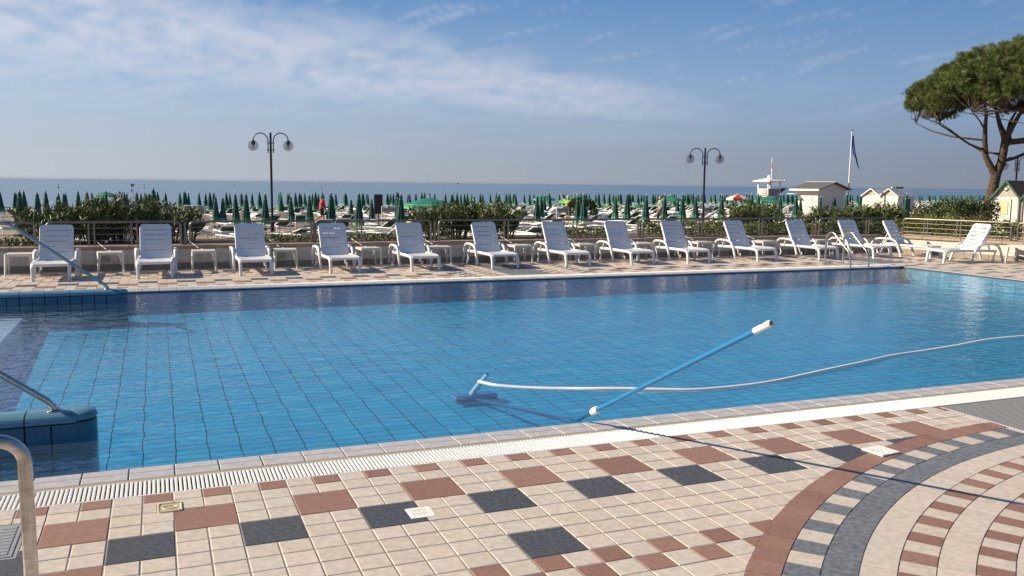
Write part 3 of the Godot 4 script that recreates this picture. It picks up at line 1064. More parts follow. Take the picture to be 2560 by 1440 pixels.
func strap(b: MB, pts: Array, w: float, h: float, wx := []) -> void:   # flat moulded bar along a path, with softened corners
	var m_ := pts.size()
	var k0 := b.v.size()
	var ns := 8
	for i in m_:
		var t: Vector3 = (pts[mini(i + 1, m_ - 1)] - pts[maxi(i - 1, 0)]).normalized()
		var sx := Vector3(1, 0, 0)
		sx = (sx - t * sx.dot(t)).normalized()
		var up := t.cross(sx)
		var ww: float = w if wx.is_empty() else wx[i]
		for s in ns:
			var q: Vector2 = [Vector2(1, -0.55), Vector2(1, 0.55), Vector2(0.7, 1), Vector2(-0.7, 1), Vector2(-1, 0.55), Vector2(-1, -0.55), Vector2(-0.7, -1), Vector2(0.7, -1)][s]
			b.v.append(pts[i] + sx * q.x * ww * 0.5 + up * q.y * h * 0.5)
			b.n.append((sx * q.x * 1.0 + up * q.y * 1.0).normalized())
	for i in m_ - 1:
		for s in ns:
			var a := k0 + i * ns + s
			var c := k0 + i * ns + (s + 1) % ns
			b.idx.append_array(PackedInt32Array([a, a + ns, c, c, a + ns, c + ns]))
	for e in 2:
		var base := k0 + (0 if e == 0 else (m_ - 1) * ns)
		for s in range(1, ns - 1):
			var q := [b.v[base], b.v[base + s], b.v[base + s + 1]]
			if e == 0: b.tri(q[0], q[2], q[1])
			else: b.tri(q[0], q[1], q[2])

func make_lounger(label: String) -> Node3D:
	var o := thing("sun_lounger", label, "sun lounger", Vector3.ZERO, 0, "white loungers round the pool")
	var pl := m("white_plastic")
	# seat: a shallow dished board with a rolled front edge
	var seat := MB.new()
	seat.sheet(10, 18, func(u, q):
		var x := lerpf(-0.275, 0.275, u)
		var z := lerpf(0.80, -0.12, q)
		var y := 0.300 - 0.016 * (1.0 - pow(absf(u * 2 - 1), 3.0)) - 0.02 * smoothstep(0.12, 0.0, q) + 0.012 * sin(q * 5.0)
		return Vector3(x, y, z))
	seat.sheet(10, 2, func(u, q): return Vector3(lerpf(0.275, -0.275, u), 0.262, lerpf(0.80, -0.12, q)))
	seat.rbox(Vector3(0, 0.268, 0.795), Vector3(0.55, 0.045, 0.03), 0.01)
	for k in 4: seat.rbox(Vector3(0, 0.255, 0.62 - k * 0.19), Vector3(0.5, 0.04, 0.02), 0.004)
	part("seat", seat, pl, o)
	for s in [-1.0, 1.0]:
		# side rail that turns down into the front leg
		var r := MB.new()
		var pts := [Vector3(s * 0.282, 0.262, -0.62), Vector3(s * 0.282, 0.275, -0.2), Vector3(s * 0.282, 0.277, 0.3), Vector3(s * 0.28, 0.278, 0.60)]
		pts.append_array([Vector3(s * 0.278, 0.272, 0.70), Vector3(s * 0.277, 0.25, 0.755), Vector3(s * 0.276, 0.20, 0.785), Vector3(s * 0.275, 0.10, 0.80), Vector3(s * 0.274, 0.0, 0.81)])
		strap(r, pts, 0.05, 0.058, [0.045, 0.05, 0.05, 0.052, 0.056, 0.058, 0.056, 0.052, 0.05])
		part("leg", r, pl, o)
		# armrest: an arch from the front arm leg to the rear leg
		var a := MB.new()
		var ap := [Vector3(s * 0.335, 0.0, 0.11), Vector3(s * 0.332, 0.15, 0.055), Vector3(s * 0.33, 0.30, -0.005), Vector3(s * 0.33, 0.375, -0.06), Vector3(s * 0.332, 0.412, -0.14), Vector3(s * 0.335, 0.428, -0.25), Vector3(s * 0.335, 0.43, -0.42)]
		ap.append_array([Vector3(s * 0.334, 0.42, -0.54), Vector3(s * 0.332, 0.375, -0.63), Vector3(s * 0.33, 0.28, -0.69), Vector3(s * 0.33, 0.14, -0.745), Vector3(s * 0.33, 0.035, -0.78)])
		strap(a, ap, 0.055, 0.045, [0.05, 0.05, 0.05, 0.055, 0.066, 0.072, 0.072, 0.066, 0.058, 0.05, 0.046, 0.042])
		part("armrest", a, pl, o)
		var br := MB.new()
		br.tube([Vector3(s * 0.31, 0.415, -0.36), Vector3(s * 0.315, 0.27, -0.42)], 0.014, 6)
		br.box(Vector3(s * 0.31, 0.278, 0.0), Vector3(0.04, 0.03, 0.03))
		part("bracket", br, pl, o)
		var rl := MB.new()
		rl.tube([Vector3(s * 0.285, 0.262, -0.60), Vector3(s * 0.29, 0.12, -0.55), Vector3(s * 0.292, 0.045, -0.53)], [0.022, 0.019, 0.016], 8)
		part("leg", rl, pl, o)
		var wh := MB.new()
		wh.lathe([Vector2(0.0, -0.014), Vector2(0.036, -0.014), Vector2(0.042, -0.006), Vector2(0.042, 0.006), Vector2(0.036, 0.014), Vector2(0, 0.014)], 14, Transform3D(Basis(Vector3(0, 0, 1), PI * 0.5), Vector3(s * 0.318, 0.043, -0.52)))
		part("wheel", wh, m("table_plastic"), o)
	# backrest: a moulded panel with five slots
	var bk := MB.new()
	var low := Vector3(0, 0.285, -0.10); var top := Vector3(0, 0.885, -0.455)
	var up := (top - low).normalized(); var nrm := Vector3(1, 0, 0).cross(up)
	var bas := Basis(Vector3(1, 0, 0), up, nrm)
	var hh := (top - low).length()
	var th := 0.024
	var mid := 0.20
	var slots := []
	for k in 5: slots.append(hh * (0.235 + k * 0.150))
	var sl := 0.021
	var edge := 0.0
	for k in 6:
		var y0: float = 0.0 if k == 0 else slots[k - 1] + sl * 0.5
		var y1: float = hh - 0.065 if k == 5 else slots[k] - sl * 0.5
		bk.box(low + bas * Vector3(0, (y0 + y1) * 0.5, -th * 0.5), Vector3(mid * 2, y1 - y0, th), bas)
	for s in [-1.0, 1.0]:
		bk.rbox(low + bas * Vector3(s * (mid + 0.0355), (hh - 0.065) * 0.5, -th * 0.5 - 0.002), Vector3(0.071, hh - 0.065, th + 0.004), 0.004, bas)
		bk.rbox(low + bas * Vector3(s * (mid + 0.064), (hh - 0.06) * 0.5, -th * 0.5 - 0.012), Vector3(0.016, hh - 0.06, 0.052), 0.005, bas)
		bk.tube([low + bas * Vector3(s * (mid + 0.02), 0.02, -0.03), low + bas * Vector3(s * (mid + 0.02), hh * 0.4, -0.035)], 0.012, 6)
	var cap := PackedVector2Array()
	cap.append(Vector2(-0.271, hh - 0.066)); cap.append(Vector2(0.271, hh - 0.066))
	for k in 7:
		var q := PI * 0.5 * k / 6.0
		cap.append(Vector2(0.206 + 0.065 * cos(q), hh - 0.065 + 0.065 * sin(q)))
	for k in 7:
		var q := PI * 0.5 * (1.0 + k / 6.0)
		cap.append(Vector2(-0.206 + 0.065 * cos(q), hh - 0.065 + 0.065 * sin(q)))
	extrude(bk, cap, low, bas, -th - 0.012, 0.001)
	bk.rbox(low + bas * Vector3(0, 0.01, -0.02), Vector3(0.54, 0.045, 0.05), 0.012, bas)
	part("backrest", bk, pl, o)
	var sp := MB.new()
	sp.tube([low + bas * Vector3(-0.2, hh * 0.55, -0.03), Vector3(-0.2, 0.275, -0.50), Vector3(0.2, 0.275, -0.50), low + bas * Vector3(0.2, hh * 0.55, -0.03)], 0.012, 6)
	part("support", sp, pl, o)
	return o

func extrude(b: MB, poly: PackedVector2Array, at: Vector3, bas: Basis, d0: float, d1: float) -> void:   # polygon (counter-clockwise) in the basis' x-y plane, from depth d0 to d1
	var t := Geometry2D.triangulate_polygon(poly)
	for k in range(0, t.size(), 3):
		var p := poly[t[k]]; var q := poly[t[k + 1]]; var r := poly[t[k + 2]]
		if (q - p).cross(r - p) < 0:
			var sw := q; q = r; r = sw
		b.tri(at + bas * Vector3(p.x, p.y, d1), at + bas * Vector3(q.x, q.y, d1), at + bas * Vector3(r.x, r.y, d1))
		b.tri(at + bas * Vector3(p.x, p.y, d0), at + bas * Vector3(r.x, r.y, d0), at + bas * Vector3(q.x, q.y, d0))
	for k in poly.size():
		var p := poly[k]; var q := poly[(k + 1) % poly.size()]
		b.face(at + bas * Vector3(p.x, p.y, d0), at + bas * Vector3(q.x, q.y, d0), at + bas * Vector3(q.x, q.y, d1), at + bas * Vector3(p.x, p.y, d1))

func make_side_table(label: String) -> Node3D:
	var o := thing("side_table", label, "table", Vector3.ZERO, 0, "small white tables between the loungers")
	var pl := m("table_plastic")
	var t := MB.new()
	t.rbox(Vector3(0, 0.374, 0), Vector3(0.43, 0.022, 0.43), 0.010)
	for s in [-1.0, 1.0]:
		t.rbox(Vector3(0, 0.352, s * 0.2), Vector3(0.36, 0.032, 0.012), 0.003)
		t.rbox(Vector3(s * 0.2, 0.352, 0), Vector3(0.012, 0.032, 0.36), 0.003)
	part("table_top", t, pl, o)
	for sx in [-1.0, 1.0]:
		for sz in [-1.0, 1.0]:
			var l := MB.new()
			var p0 := Vector3(sx * 0.185, 0.365, sz * 0.185); var p1 := Vector3(sx * 0.215, 0.0, sz * 0.205)
			l.tube([p0, p0.lerp(p1, 0.25), p1], [0.036, 0.028, 0.017], 4)
			part("leg", l, pl, o)
	return o

const LOUNGERS := [-1.67, -0.04, 1.64, 3.24, 4.81, 6.47, 8.11, 9.66, 11.12, 12.88, 14.70, 16.33]
const TABLES := [-2.28, -0.82, 0.80, 2.32, 3.98, 5.50, 7.32, 8.86, 10.38, 12.02, 13.80, 15.52]

func build_poolside_things() -> void:
	var l0: Node3D = null
	for k in LOUNGERS.size():
		var lab := "white plastic sun lounger facing the pool, %s from the left in the row" % ORD[k]
		var at := Vector3(LOUNGERS[k], 0, -17.2 + rng.randf_range(-0.03, 0.03))
		if l0 == null:
			l0 = make_lounger(lab); l0.position = at
		else:
			dup(l0, lab, at, rng.randf_range(-0.03, 0.03) + (0.05 if k == 9 else 0.0))
	dup(l0, "white plastic sun lounger at the corner, turned slightly towards the right", Vector3(17.50, 0, -16.85), 0.30)
	dup(l0, "sunlit white sun lounger turned to face left beside the right-hand wall", Vector3(17.56, 0, -15.09), deg_to_rad(-97.0))
	var t0: Node3D = null
	for k in TABLES.size():
		var lab := "small white plastic table beside the railing, %s from the left" % ORD[k]
		var at := Vector3(TABLES[k], 0, -17.70 + rng.randf_range(-0.05, 0.05))
		if t0 == null:
			t0 = make_side_table(lab); t0.position = at
		else:
			dup(t0, lab, at, rng.randf_range(-0.08, 0.08))
	dup(t0, "small white plastic table standing right beside the sunlit turned lounger", Vector3(18.42, 0, -14.30), 0.25, 1.12)
	dup(t0, "outermost small white plastic table at the right edge by the sunlit wall", Vector3(18.62, 0, -13.80), 0.2, 1.12)
	for k in range(1, TABLES.size()):
		var x: float = TABLES[k]
		var c := MB.new()
		c.tube([Vector3(-0.24, 0.535, -0.50), Vector3(-0.16, 0.47, -0.38), Vector3(-0.06, 0.392, -0.20), Vector3(0.0, 0.389, -0.14)], 0.008, 6)
		tag(put("tether_cord", mesh1(c, m("cord_white")), self, Vector3(x, 0, -17.70)), "thin pale cord tying the %s small table to the railing" % ORD[k], "cord", "cords that hold the tables")
	# pole and vacuum
	var B := Vector3(2.80, 0.022, -5.56); var T := Vector3(2.91, 0.985, -3.67)
	var dv := (T - B).normalized()
	var po := thing("vacuum_pole", "blue telescopic pole with white grip propped on the pool edge", "pole", Vector3.ZERO)
	var H0 := Vector3(2.86, -0.42, -8.0)
	var pb := MB.new(); pb.tube([B + dv * 0.22, B + dv * (T - B).length()], 0.0150, 14); part("outer_tube", pb, m("pole_blue"), po)
	var pi_ := MB.new(); pi_.tube([H0, B - dv * 0.06 + Vector3(0, -0.004, 0), B + dv * 0.24], 0.0125, 12); part("inner_tube", pi_, m("pole_blue_shaded"), po)
	var cl := MB.new()
	cl.lathe([Vector2(0.016, 0), Vector2(0.023, 0.005), Vector2(0.027, 0.03), Vector2(0.026, 0.075), Vector2(0.021, 0.09), Vector2(0.016, 0.09)], 16, Transform3D(Basis(Quaternion(Vector3.UP, dv)), B + dv * 0.17))
	part("collar", cl, m("hose_white"), po)
	var gp := MB.new()
	gp.lathe([Vector2(0.015, 0), Vector2(0.0185, 0.003), Vector2(0.019, 0.06), Vector2(0.0165, 0.075), Vector2(0.0190, 0.09), Vector2(0.020, 0.125), Vector2(0.0185, 0.135), Vector2(0.008, 0.136)], 16, Transform3D(Basis(Quaternion(Vector3.UP, dv)), T - dv * 0.10))
	part("grip", gp, m("hose_white"), po)
	var ec := MB.new(); ec.lathe([Vector2(0.012, 0), Vector2(0.0, 0.001)], 12, Transform3D(Basis(Quaternion(Vector3.UP, dv)), T + dv * 0.037)); part("end_hole", ec, m("channel_dark"), po)
	var va := thing("pool_vacuum", "blue pool vacuum head with pale hose cuff resting on the pool floor", "pool vacuum", Vector3(2.86, -0.43, -8.05), 0.08)
	var hd := MB.new(); hd.rbox(Vector3(0, 0.03, 0), Vector3(0.46, 0.045, 0.16), 0.015); part("head", hd, m("vacuum_blue"), va)
	var bh := MB.new(); bh.rbox(Vector3(0, 0.006, 0.085), Vector3(0.46, 0.018, 0.02), 0.004); part("brush", bh, m("dark_plastic"), va)
	var cf := MB.new(); cf.tube([Vector3(-0.02, 0.05, 0.0), Vector3(-0.03, 0.14, 0.12), Vector3(-0.09, 0.30, 0.42), Vector3(-0.14, 0.388, 0.62)], [0.03, 0.028, 0.022, 0.019], 10); part("cuff", cf, m("vacuum_pale"), va)
	# floating hose
	var pts := []
	for q in [[2.62, -7.25], [2.70, -7.08], [2.88, -6.91], [3.3, -6.59], [3.71, -6.41], [4.02, -6.29], [4.3, -6.23], [4.9, -6.24], [5.41, -6.33], [6.28, -6.55], [7.0, -6.80], [7.48, -6.90], [8.18, -7.0], [8.73, -7.10], [9.38, -7.16], [10.2, -7.35], [11.0, -7.5]]:
		pts.append(Vector3(q[0], WATER_Y, q[1]))
	var cur := Curve3D.new()
	for k in pts.size():
		var tg: Vector3 = (pts[mini(k + 1, pts.size() - 1)] - pts[maxi(k - 1, 0)]) * 0.16
		cur.add_point(pts[k], -tg, tg)
	var L := cur.get_baked_length()
	var hp := []; var hr := []
	var n := int(L / 0.011)
	for k in n + 1:
		var p := cur.sample_baked(L * k / n, true)
		var f := L * k / n
		p.y = WATER_Y - 0.030 + 0.030 * smoothstep(0.3, 1.2, f) + 0.012 * sin(f * 2.1) * smoothstep(1.0, 2.0, f) + 0.012 * smoothstep(3.0, 5.0, f)
		hp.append(p); hr.append((0.0215 if k % 2 == 0 else 0.0185) * lerpf(0.8, 1.0, smoothstep(0.5, 1.5, f)))
	var hs := MB.new(); hs.tube(hp, hr, 10)
	tag(put("pool_hose", mesh1(hs, m("hose_white"))), "ribbed white suction hose floating across the pool", "hose")
	# ladder
	var la := thing("pool_ladder", "curved stainless steel ladder rails at the far edge of the pool", "ladder", Vector3(13.93, 0, -15.0))
	for s in [-0.25, 0.25]:
		var p := [Vector3(s, 0.0, -0.36), Vector3(s, 0.50, -0.36)]
		for k in 9:
			var a := PI * (1.0 - k / 9.0)
			if a < 0.62: break
			p.append(Vector3(s, 0.55 + 0.17 * sin(a), -0.19 + 0.17 * cos(a)))
		p.append_array([Vector3(s, 0.52, 0.10), Vector3(s, 0.36, 0.31), Vector3(s, 0.28, 0.375), Vector3(s, 0.20, 0.40), Vector3(s, -0.05, 0.41), Vector3(s, -0.35, 0.41)])
		var b := MB.new(); b.tube(p, 0.0215, 12); part("rail", b, m("steel"), la)
		var fl := MB.new(); fl.lathe([Vector2(0.0, 0), Vector2(0.05, 0.0), Vector2(0.05, 0.006), Vector2(0.024, 0.02), Vector2(0.022, 0.03)], 14, Transform3D(Basis.IDENTITY, Vector3(s, 0, -0.36))); part("flange", fl, m("steel"), la)
		var cbr := MB.new(); cbr.tube([Vector3(s, 0.10, -0.36), Vector3(s, 0.06, 0.40)], 0.009, 8); part("cross_bar", cbr, m("steel"), la)
	for y in [-0.12, -0.28]:
		var t := MB.new(); t.rbox(Vector3(0, y, 0.43), Vector3(0.5, 0.025, 0.09), 0.005); part("tread", t, m("steel"), la)
	# handrails on the low walls and the post at the left
	for q in [["nearest the viewer", -6.52], ["at the far low wall", -13.68]]:
		var hz: float = q[1]
		var h := thing("handrail", "polished steel handrail sloping down to the wall end, %s" % q[0], "handrail", Vector3(-0.70, 0.143, hz))
		var b := MB.new()
		b.tube([Vector3(0.015, 0.0, 0), Vector3(0.010, 0.03, 0), Vector3(-0.03, 0.075, 0), Vector3(-1.12, 0.90, 0), Vector3(-1.18, 0.935, 0), Vector3(-1.26, 0.95, 0), Vector3(-2.4, 0.955, 0)], 0.0225, 14)
		part("rail", b, m("steel"), h)
		var fl := MB.new(); fl.lathe([Vector2(0, 0), Vector2(0.052, 0.0), Vector2(0.05, 0.007), Vector2(0.026, 0.014)], 18, Transform3D(Basis.IDENTITY, Vector3(0.015, 0.0, 0))); part("flange", fl, m("steel"), h)
		var bp := MB.new(); bp.tube([Vector3(-2.4, -0.2, 0), Vector3(-2.4, 0.955, 0)], 0.0225, 12); part("post", bp, m("steel"), h)
	var gh := thing("grab_rail", "thick polished steel grab rail standing on the deck at the left edge", "handrail", Vector3(-0.415, 0, -3.08), deg_to_rad(14))
	var gb := MB.new()
	var gpts := [Vector3(0, 0, 0), Vector3(0, 0.80, 0)]
	for k in 8:
		var a := PI * 0.5 * (k + 1) / 8.0
		gpts.append(Vector3(-0.085 + 0.085 * cos(a), 0.80 + 0.085 * sin(a), 0))
	gpts.append(Vector3(-0.9, 0.895, 0))
	gb.tube(gpts, 0.0215, 18); part("rail", gb, m("steel"), gh)
	var gp2 := MB.new(); gp2.tube([Vector3(-0.9, 0, 0), Vector3(-0.9, 0.895, 0)], 0.0215, 12); part("post", gp2, m("steel"), gh)
	for x in [0.0, -0.9]:
		var fl := MB.new(); fl.lathe([Vector2(0, 0), Vector2(0.055, 0.0), Vector2(0.053, 0.006), Vector2(0.024, 0.014)], 18, Transform3D(Basis.IDENTITY, Vector3(x, 0, 0))); part("flange", fl, m("steel"), gh)
	# things let into the paving
	var dr := thing("floor_drain", "square pale floor drain with dark slots in the paving", "drain", Vector3(1.2175, 0, -4.242))
	drain_plate(dr)
	var bp2 := thing("brass_plate", "small rectangular brass floor hatch near the white grating", "hatch", Vector3(0.0115, 0, -4.7565))
	var b1 := MB.new(); b1.rbox(Vector3(0, -0.008, 0), Vector3(0.122, 0.02, 0.130), 0.004); part("plate", b1, m("brass"), bp2)
	var b2 := MB.new()
	for s in [-1.0, 1.0]:
		b2.rbox(Vector3(s * 0.056, 0.003, 0), Vector3(0.010, 0.006, 0.12), 0.002); b2.rbox(Vector3(0, 0.003, s * 0.060), Vector3(0.10, 0.006, 0.009), 0.002)
	b2.tube(ellipse(0.034, 0.022, 0.0035), 0.0022, 5)
	part("rim", b2, m("brass"), bp2)
	for sx in [-1.0, 1.0]:
		for sz in [-1.0, 1.0]:
			var b3 := MB.new(); b3.lathe([Vector2(0.0055, 0.0), Vector2(0.005, 0.0035), Vector2(0, 0.004)], 8, Transform3D(Basis.IDENTITY, Vector3(sx * 0.0495, 0.0022, sz * 0.054))); part("screw", b3, m("channel_dark"), bp2)
	var mh := thing("access_cover", "grey square access cover set in the paving at the left edge", "cover", Vector3(-0.868, 0, -4.562))
	var m1 := MB.new(); m1.rbox(Vector3(0, -0.012, 0), Vector3(0.455, 0.022, 0.450), 0.003); part("frame", m1, m("cover_grey"), mh)
	var m2 := MB.new(); m2.rbox(Vector3(0, -0.004, 0), Vector3(0.415, 0.014, 0.410), 0.003); part("lid", m2, m("cover_grey"), mh)
	for k in 4:
		for j in 9:
			var m3 := MB.new(); m3.rbox(Vector3(-0.15 + k * 0.10, 0.0035, -0.165 + j * 0.041), Vector3(0.072, 0.005, 0.036), 0.0015); part("tread_pad", m3, m("cover_grey"), mh)
	var pt := thing("loose_tile", "white tile with small marks lying on the brown ring", "tile", Vector3(4.30, 0.0, -4.225), 0.12)
	var q1 := MB.new(); q1.rbox(Vector3(-0.043, 0.006, 0), Vector3(0.082, 0.012, 0.165), 0.002); part("half", q1, m("white_plate"), pt)
	var q2 := MB.new(); q2.rbox(Vector3(0.043, 0.006, 0), Vector3(0.082, 0.012, 0.165), 0.002); part("half", q2, m("white_plate"), pt)
	var q3 := MB.new()
	for k in 6: q3.box(Vector3(-0.065 + k * 0.011, 0.0125, -0.03 + (k % 3) * 0.02), Vector3(0.007, 0.002, 0.004))
	part("marking", q3, m("dark_gap"), pt)

func ellipse(a: float, b: float, y: float) -> Array:
	var out := []
	for k in 25: out.append(Vector3(a * cos(TAU * k / 24), y, b * sin(TAU * k / 24)))
	return out

func drain_plate(o: Node3D) -> void:
	# plate made of strips that leave the slots open
	var b := MB.new()
	var w := 0.132; var dth := 0.142; var y := -0.006; var h := 0.014
	var sx := 0.026
	b.rbox(Vector3(-w * 0.5 + sx * 0.5, y, 0), Vector3(sx, h, dth), 0.002)
	b.rbox(Vector3(w * 0.5 - sx * 0.5, y, 0), Vector3(sx, h, dth), 0.002)
	var inner := w - sx * 2
	for zz in [-0.056, 0.0, 0.056]:
		b.box(Vector3(0, y, zz), Vector3(inner, h - 0.001, 0.030 if zz != 0.0 else 0.012))
	for k in 8:
		for r in 2:
			var x := -inner * 0.5 + (k + 0.5) * inner / 8.0 + (0.0 if r == 0 else 0.003)
			b.box(Vector3(x, y, -0.0235 if r == 0 else 0.0235), Vector3(0.0055, h - 0.002, 0.036))
	part("plate", b, m("white_plate"), o)
	var d := MB.new(); d.box(Vector3(0, -0.03, 0), Vector3(w, 0.02, dth)); part("well", d, m("channel_dark"), o)

# ---------------------------------------------------------------- plants
func px_at(u: float, z: float) -> float:      # x on the line of constant z that is seen at bearing u
	var a := (u - 1280.0) / 2194.5
	return z * (0.375 + 0.927 * a) / (-0.927 + 0.375 * a)

func leaf_mesh(l: float, w: float, bend: float) -> ArrayMesh:   # pointed leaf along +y, folded a little along its rib
	var b := MB.new()
	var p := [Vector3(0, 0, 0), Vector3(-w * 0.5, l * 0.45, bend * 0.4 - w * 0.12), Vector3(0, l * 0.45, bend * 0.4), Vector3(w * 0.5, l * 0.45, bend * 0.4 - w * 0.12), Vector3(0, l, bend)]
	b.tri(p[0], p[2], p[1]); b.tri(p[0], p[3], p[2]); b.tri(p[1], p[2], p[4]); b.tri(p[2], p[3], p[4])
	return mesh1(b, m("leaf"))

func scatter(called: String, mesh: Mesh, xf: Array, col: Array, parent: Node3D) -> MultiMeshInstance3D:
	var mm := MultiMesh.new()
	mm.transform_format = MultiMesh.TRANSFORM_3D
	mm.use_colors = true
	mm.mesh = mesh
	mm.instance_count = xf.size()
	for k in xf.size():
		mm.set_instance_transform(k, xf[k])
		mm.set_instance_color(k, col[k])
	var o := MultiMeshInstance3D.new()
	o.multimesh = mm
	o.name = called
	o.set_meta("kind", "stuff")
	parent.add_child(o, true)
	return o

func toward(d: Vector3, roll: float, sc: float, at: Vector3) -> Transform3D:   # basis whose y runs along d
	var y := d.normalized()
	var x := y.cross(Vector3(0.13, 0.9, 0.42)).normalized()
	var z := x.cross(y)
	var b := Basis(x, y, z) * Basis(Vector3.UP, roll)
	return Transform3D(b.scaled_local(Vector3.ONE * sc), at)

func rv() -> Vector3:
	return Vector3(rng.randfn(), rng.randfn(), rng.randfn()).normalized()

func oleander(label: String, at: Vector3, h: float, spread: float, stems: int, lm: Mesh, flowers := 0) -> void:
	var o := thing("oleander_bush", label, "bush", at, 0, "oleander bushes behind the railing")
	var st := MB.new()
	var xf := []; var col := []
	for k in stems:
		var a := rng.randf() * TAU
		var out := sqrt(rng.randf()) * spread
		var base := Vector3(cos(a), 0, sin(a)) * out * 0.35 + Vector3(0, -0.05, 0)
		var hh := h * rng.randf_range(0.62, 1.02) * (1.0 - 0.25 * out / spread)
		var tip := Vector3(cos(a) * out, hh, sin(a) * out)
		var mid := base.lerp(tip, 0.5) + Vector3(0, hh * 0.10, 0)
		st.tube([base, mid, tip], [0.010, 0.007, 0.003], 4, false)
		var nl := rng.randi_range(34, 50)
		for j in nl:
			var f := pow(rng.randf(), 0.65)
			var p := base.lerp(mid, f * 2.0) if f < 0.5 else mid.lerp(tip, f * 2.0 - 1.0)
			if f < 0.22: continue
			var d := (rv() * Vector3(1, 0.5, 1)).normalized() * 0.75 + Vector3(cos(a) * 0.15, 0.75, sin(a) * 0.15)
			xf.append(toward(d, rng.randf() * TAU, rng.randf_range(0.7, 1.25), p))
			var t := rng.randf()
			col.append(Color(0.055 + 0.055 * t, 0.085 + 0.055 * t, 0.018 + 0.012 * t))
	part("stem", st, m("twig"), o)
	scatter("foliage", lm, xf, col, o)
	for k in flowers:
		var f := MB.new()
		var p := Vector3(rng.randf_range(-spread, spread) * 0.8, h * rng.randf_range(0.45, 0.95), rng.randf_range(0.1, spread) * 0.8)
		for j in 5:
			var d := Basis(Vector3.UP, TAU * j / 5.0) * Vector3(1, 0.5, 0)
			f.rbox(p + d * 0.022, Vector3(0.035, 0.008, 0.03), 0.003, Basis(Vector3.UP, TAU * j / 5.0))
		part("flower", f, m("flower_red"), o)

func hedge(label: String, a: Vector3, b: Vector3, w: float, h: float, per_m: float, lm: Mesh, size: float, tint: Vector3) -> void:
	var o := thing("hedge", label, "hedge", a)
	var d := b - a; var L := d.length(); d = d.normalized()
	var sd := Vector3(-d.z, 0, d.x).normalized()
	var bump := FastNoiseLite.new(); bump.seed = int(a.x * 13.0) + 5; bump.frequency = 1.3
	var xf := []; var col := []
	for k in int(L * per_m * 1.7):
		var t := rng.randf() * L
		var q := rng.randf() * 2.0 - 1.0
		var v := pow(rng.randf(), 0.55)
		if rng.randf() < 0.55: q = signf(q) * rng.randf_range(0.75, 1.0)
		var g := 1.0 + 0.22 * bump.get_noise_2d(t, v * 2.0 + q)
		var p := d * t + sd * q * w * 0.5 * g + Vector3(0, v * h * (1.0 + 0.28 * bump.get_noise_2d(t * 1.4, q * 3.0)), 0)
		var dr := (rv() + sd * q * 0.8 + Vector3(0, 0.5, 0)).normalized()
		xf.append(toward(dr, rng.randf() * TAU, size * rng.randf_range(0.7, 1.3), p))
		var c := rng.randf()
		col.append(Color(tint.x * (0.6 + 0.9 * c), tint.y * (0.6 + 0.8 * c), tint.z * (0.6 + 0.7 * c)))
	scatter("foliage", lm, xf, col, o)
	var st := MB.new()
	for k in int(L * 3):
		var p := d * (k + rng.randf()) / 3.0
		st.tube([p + Vector3(0, -0.1, 0), p + Vector3(rng.randf_range(-0.1, 0.1), h * 0.7, rng.randf_range(-0.1, 0.1))], [0.012, 0.005], 4, false)
	part("stem", st, m("twig"), o)

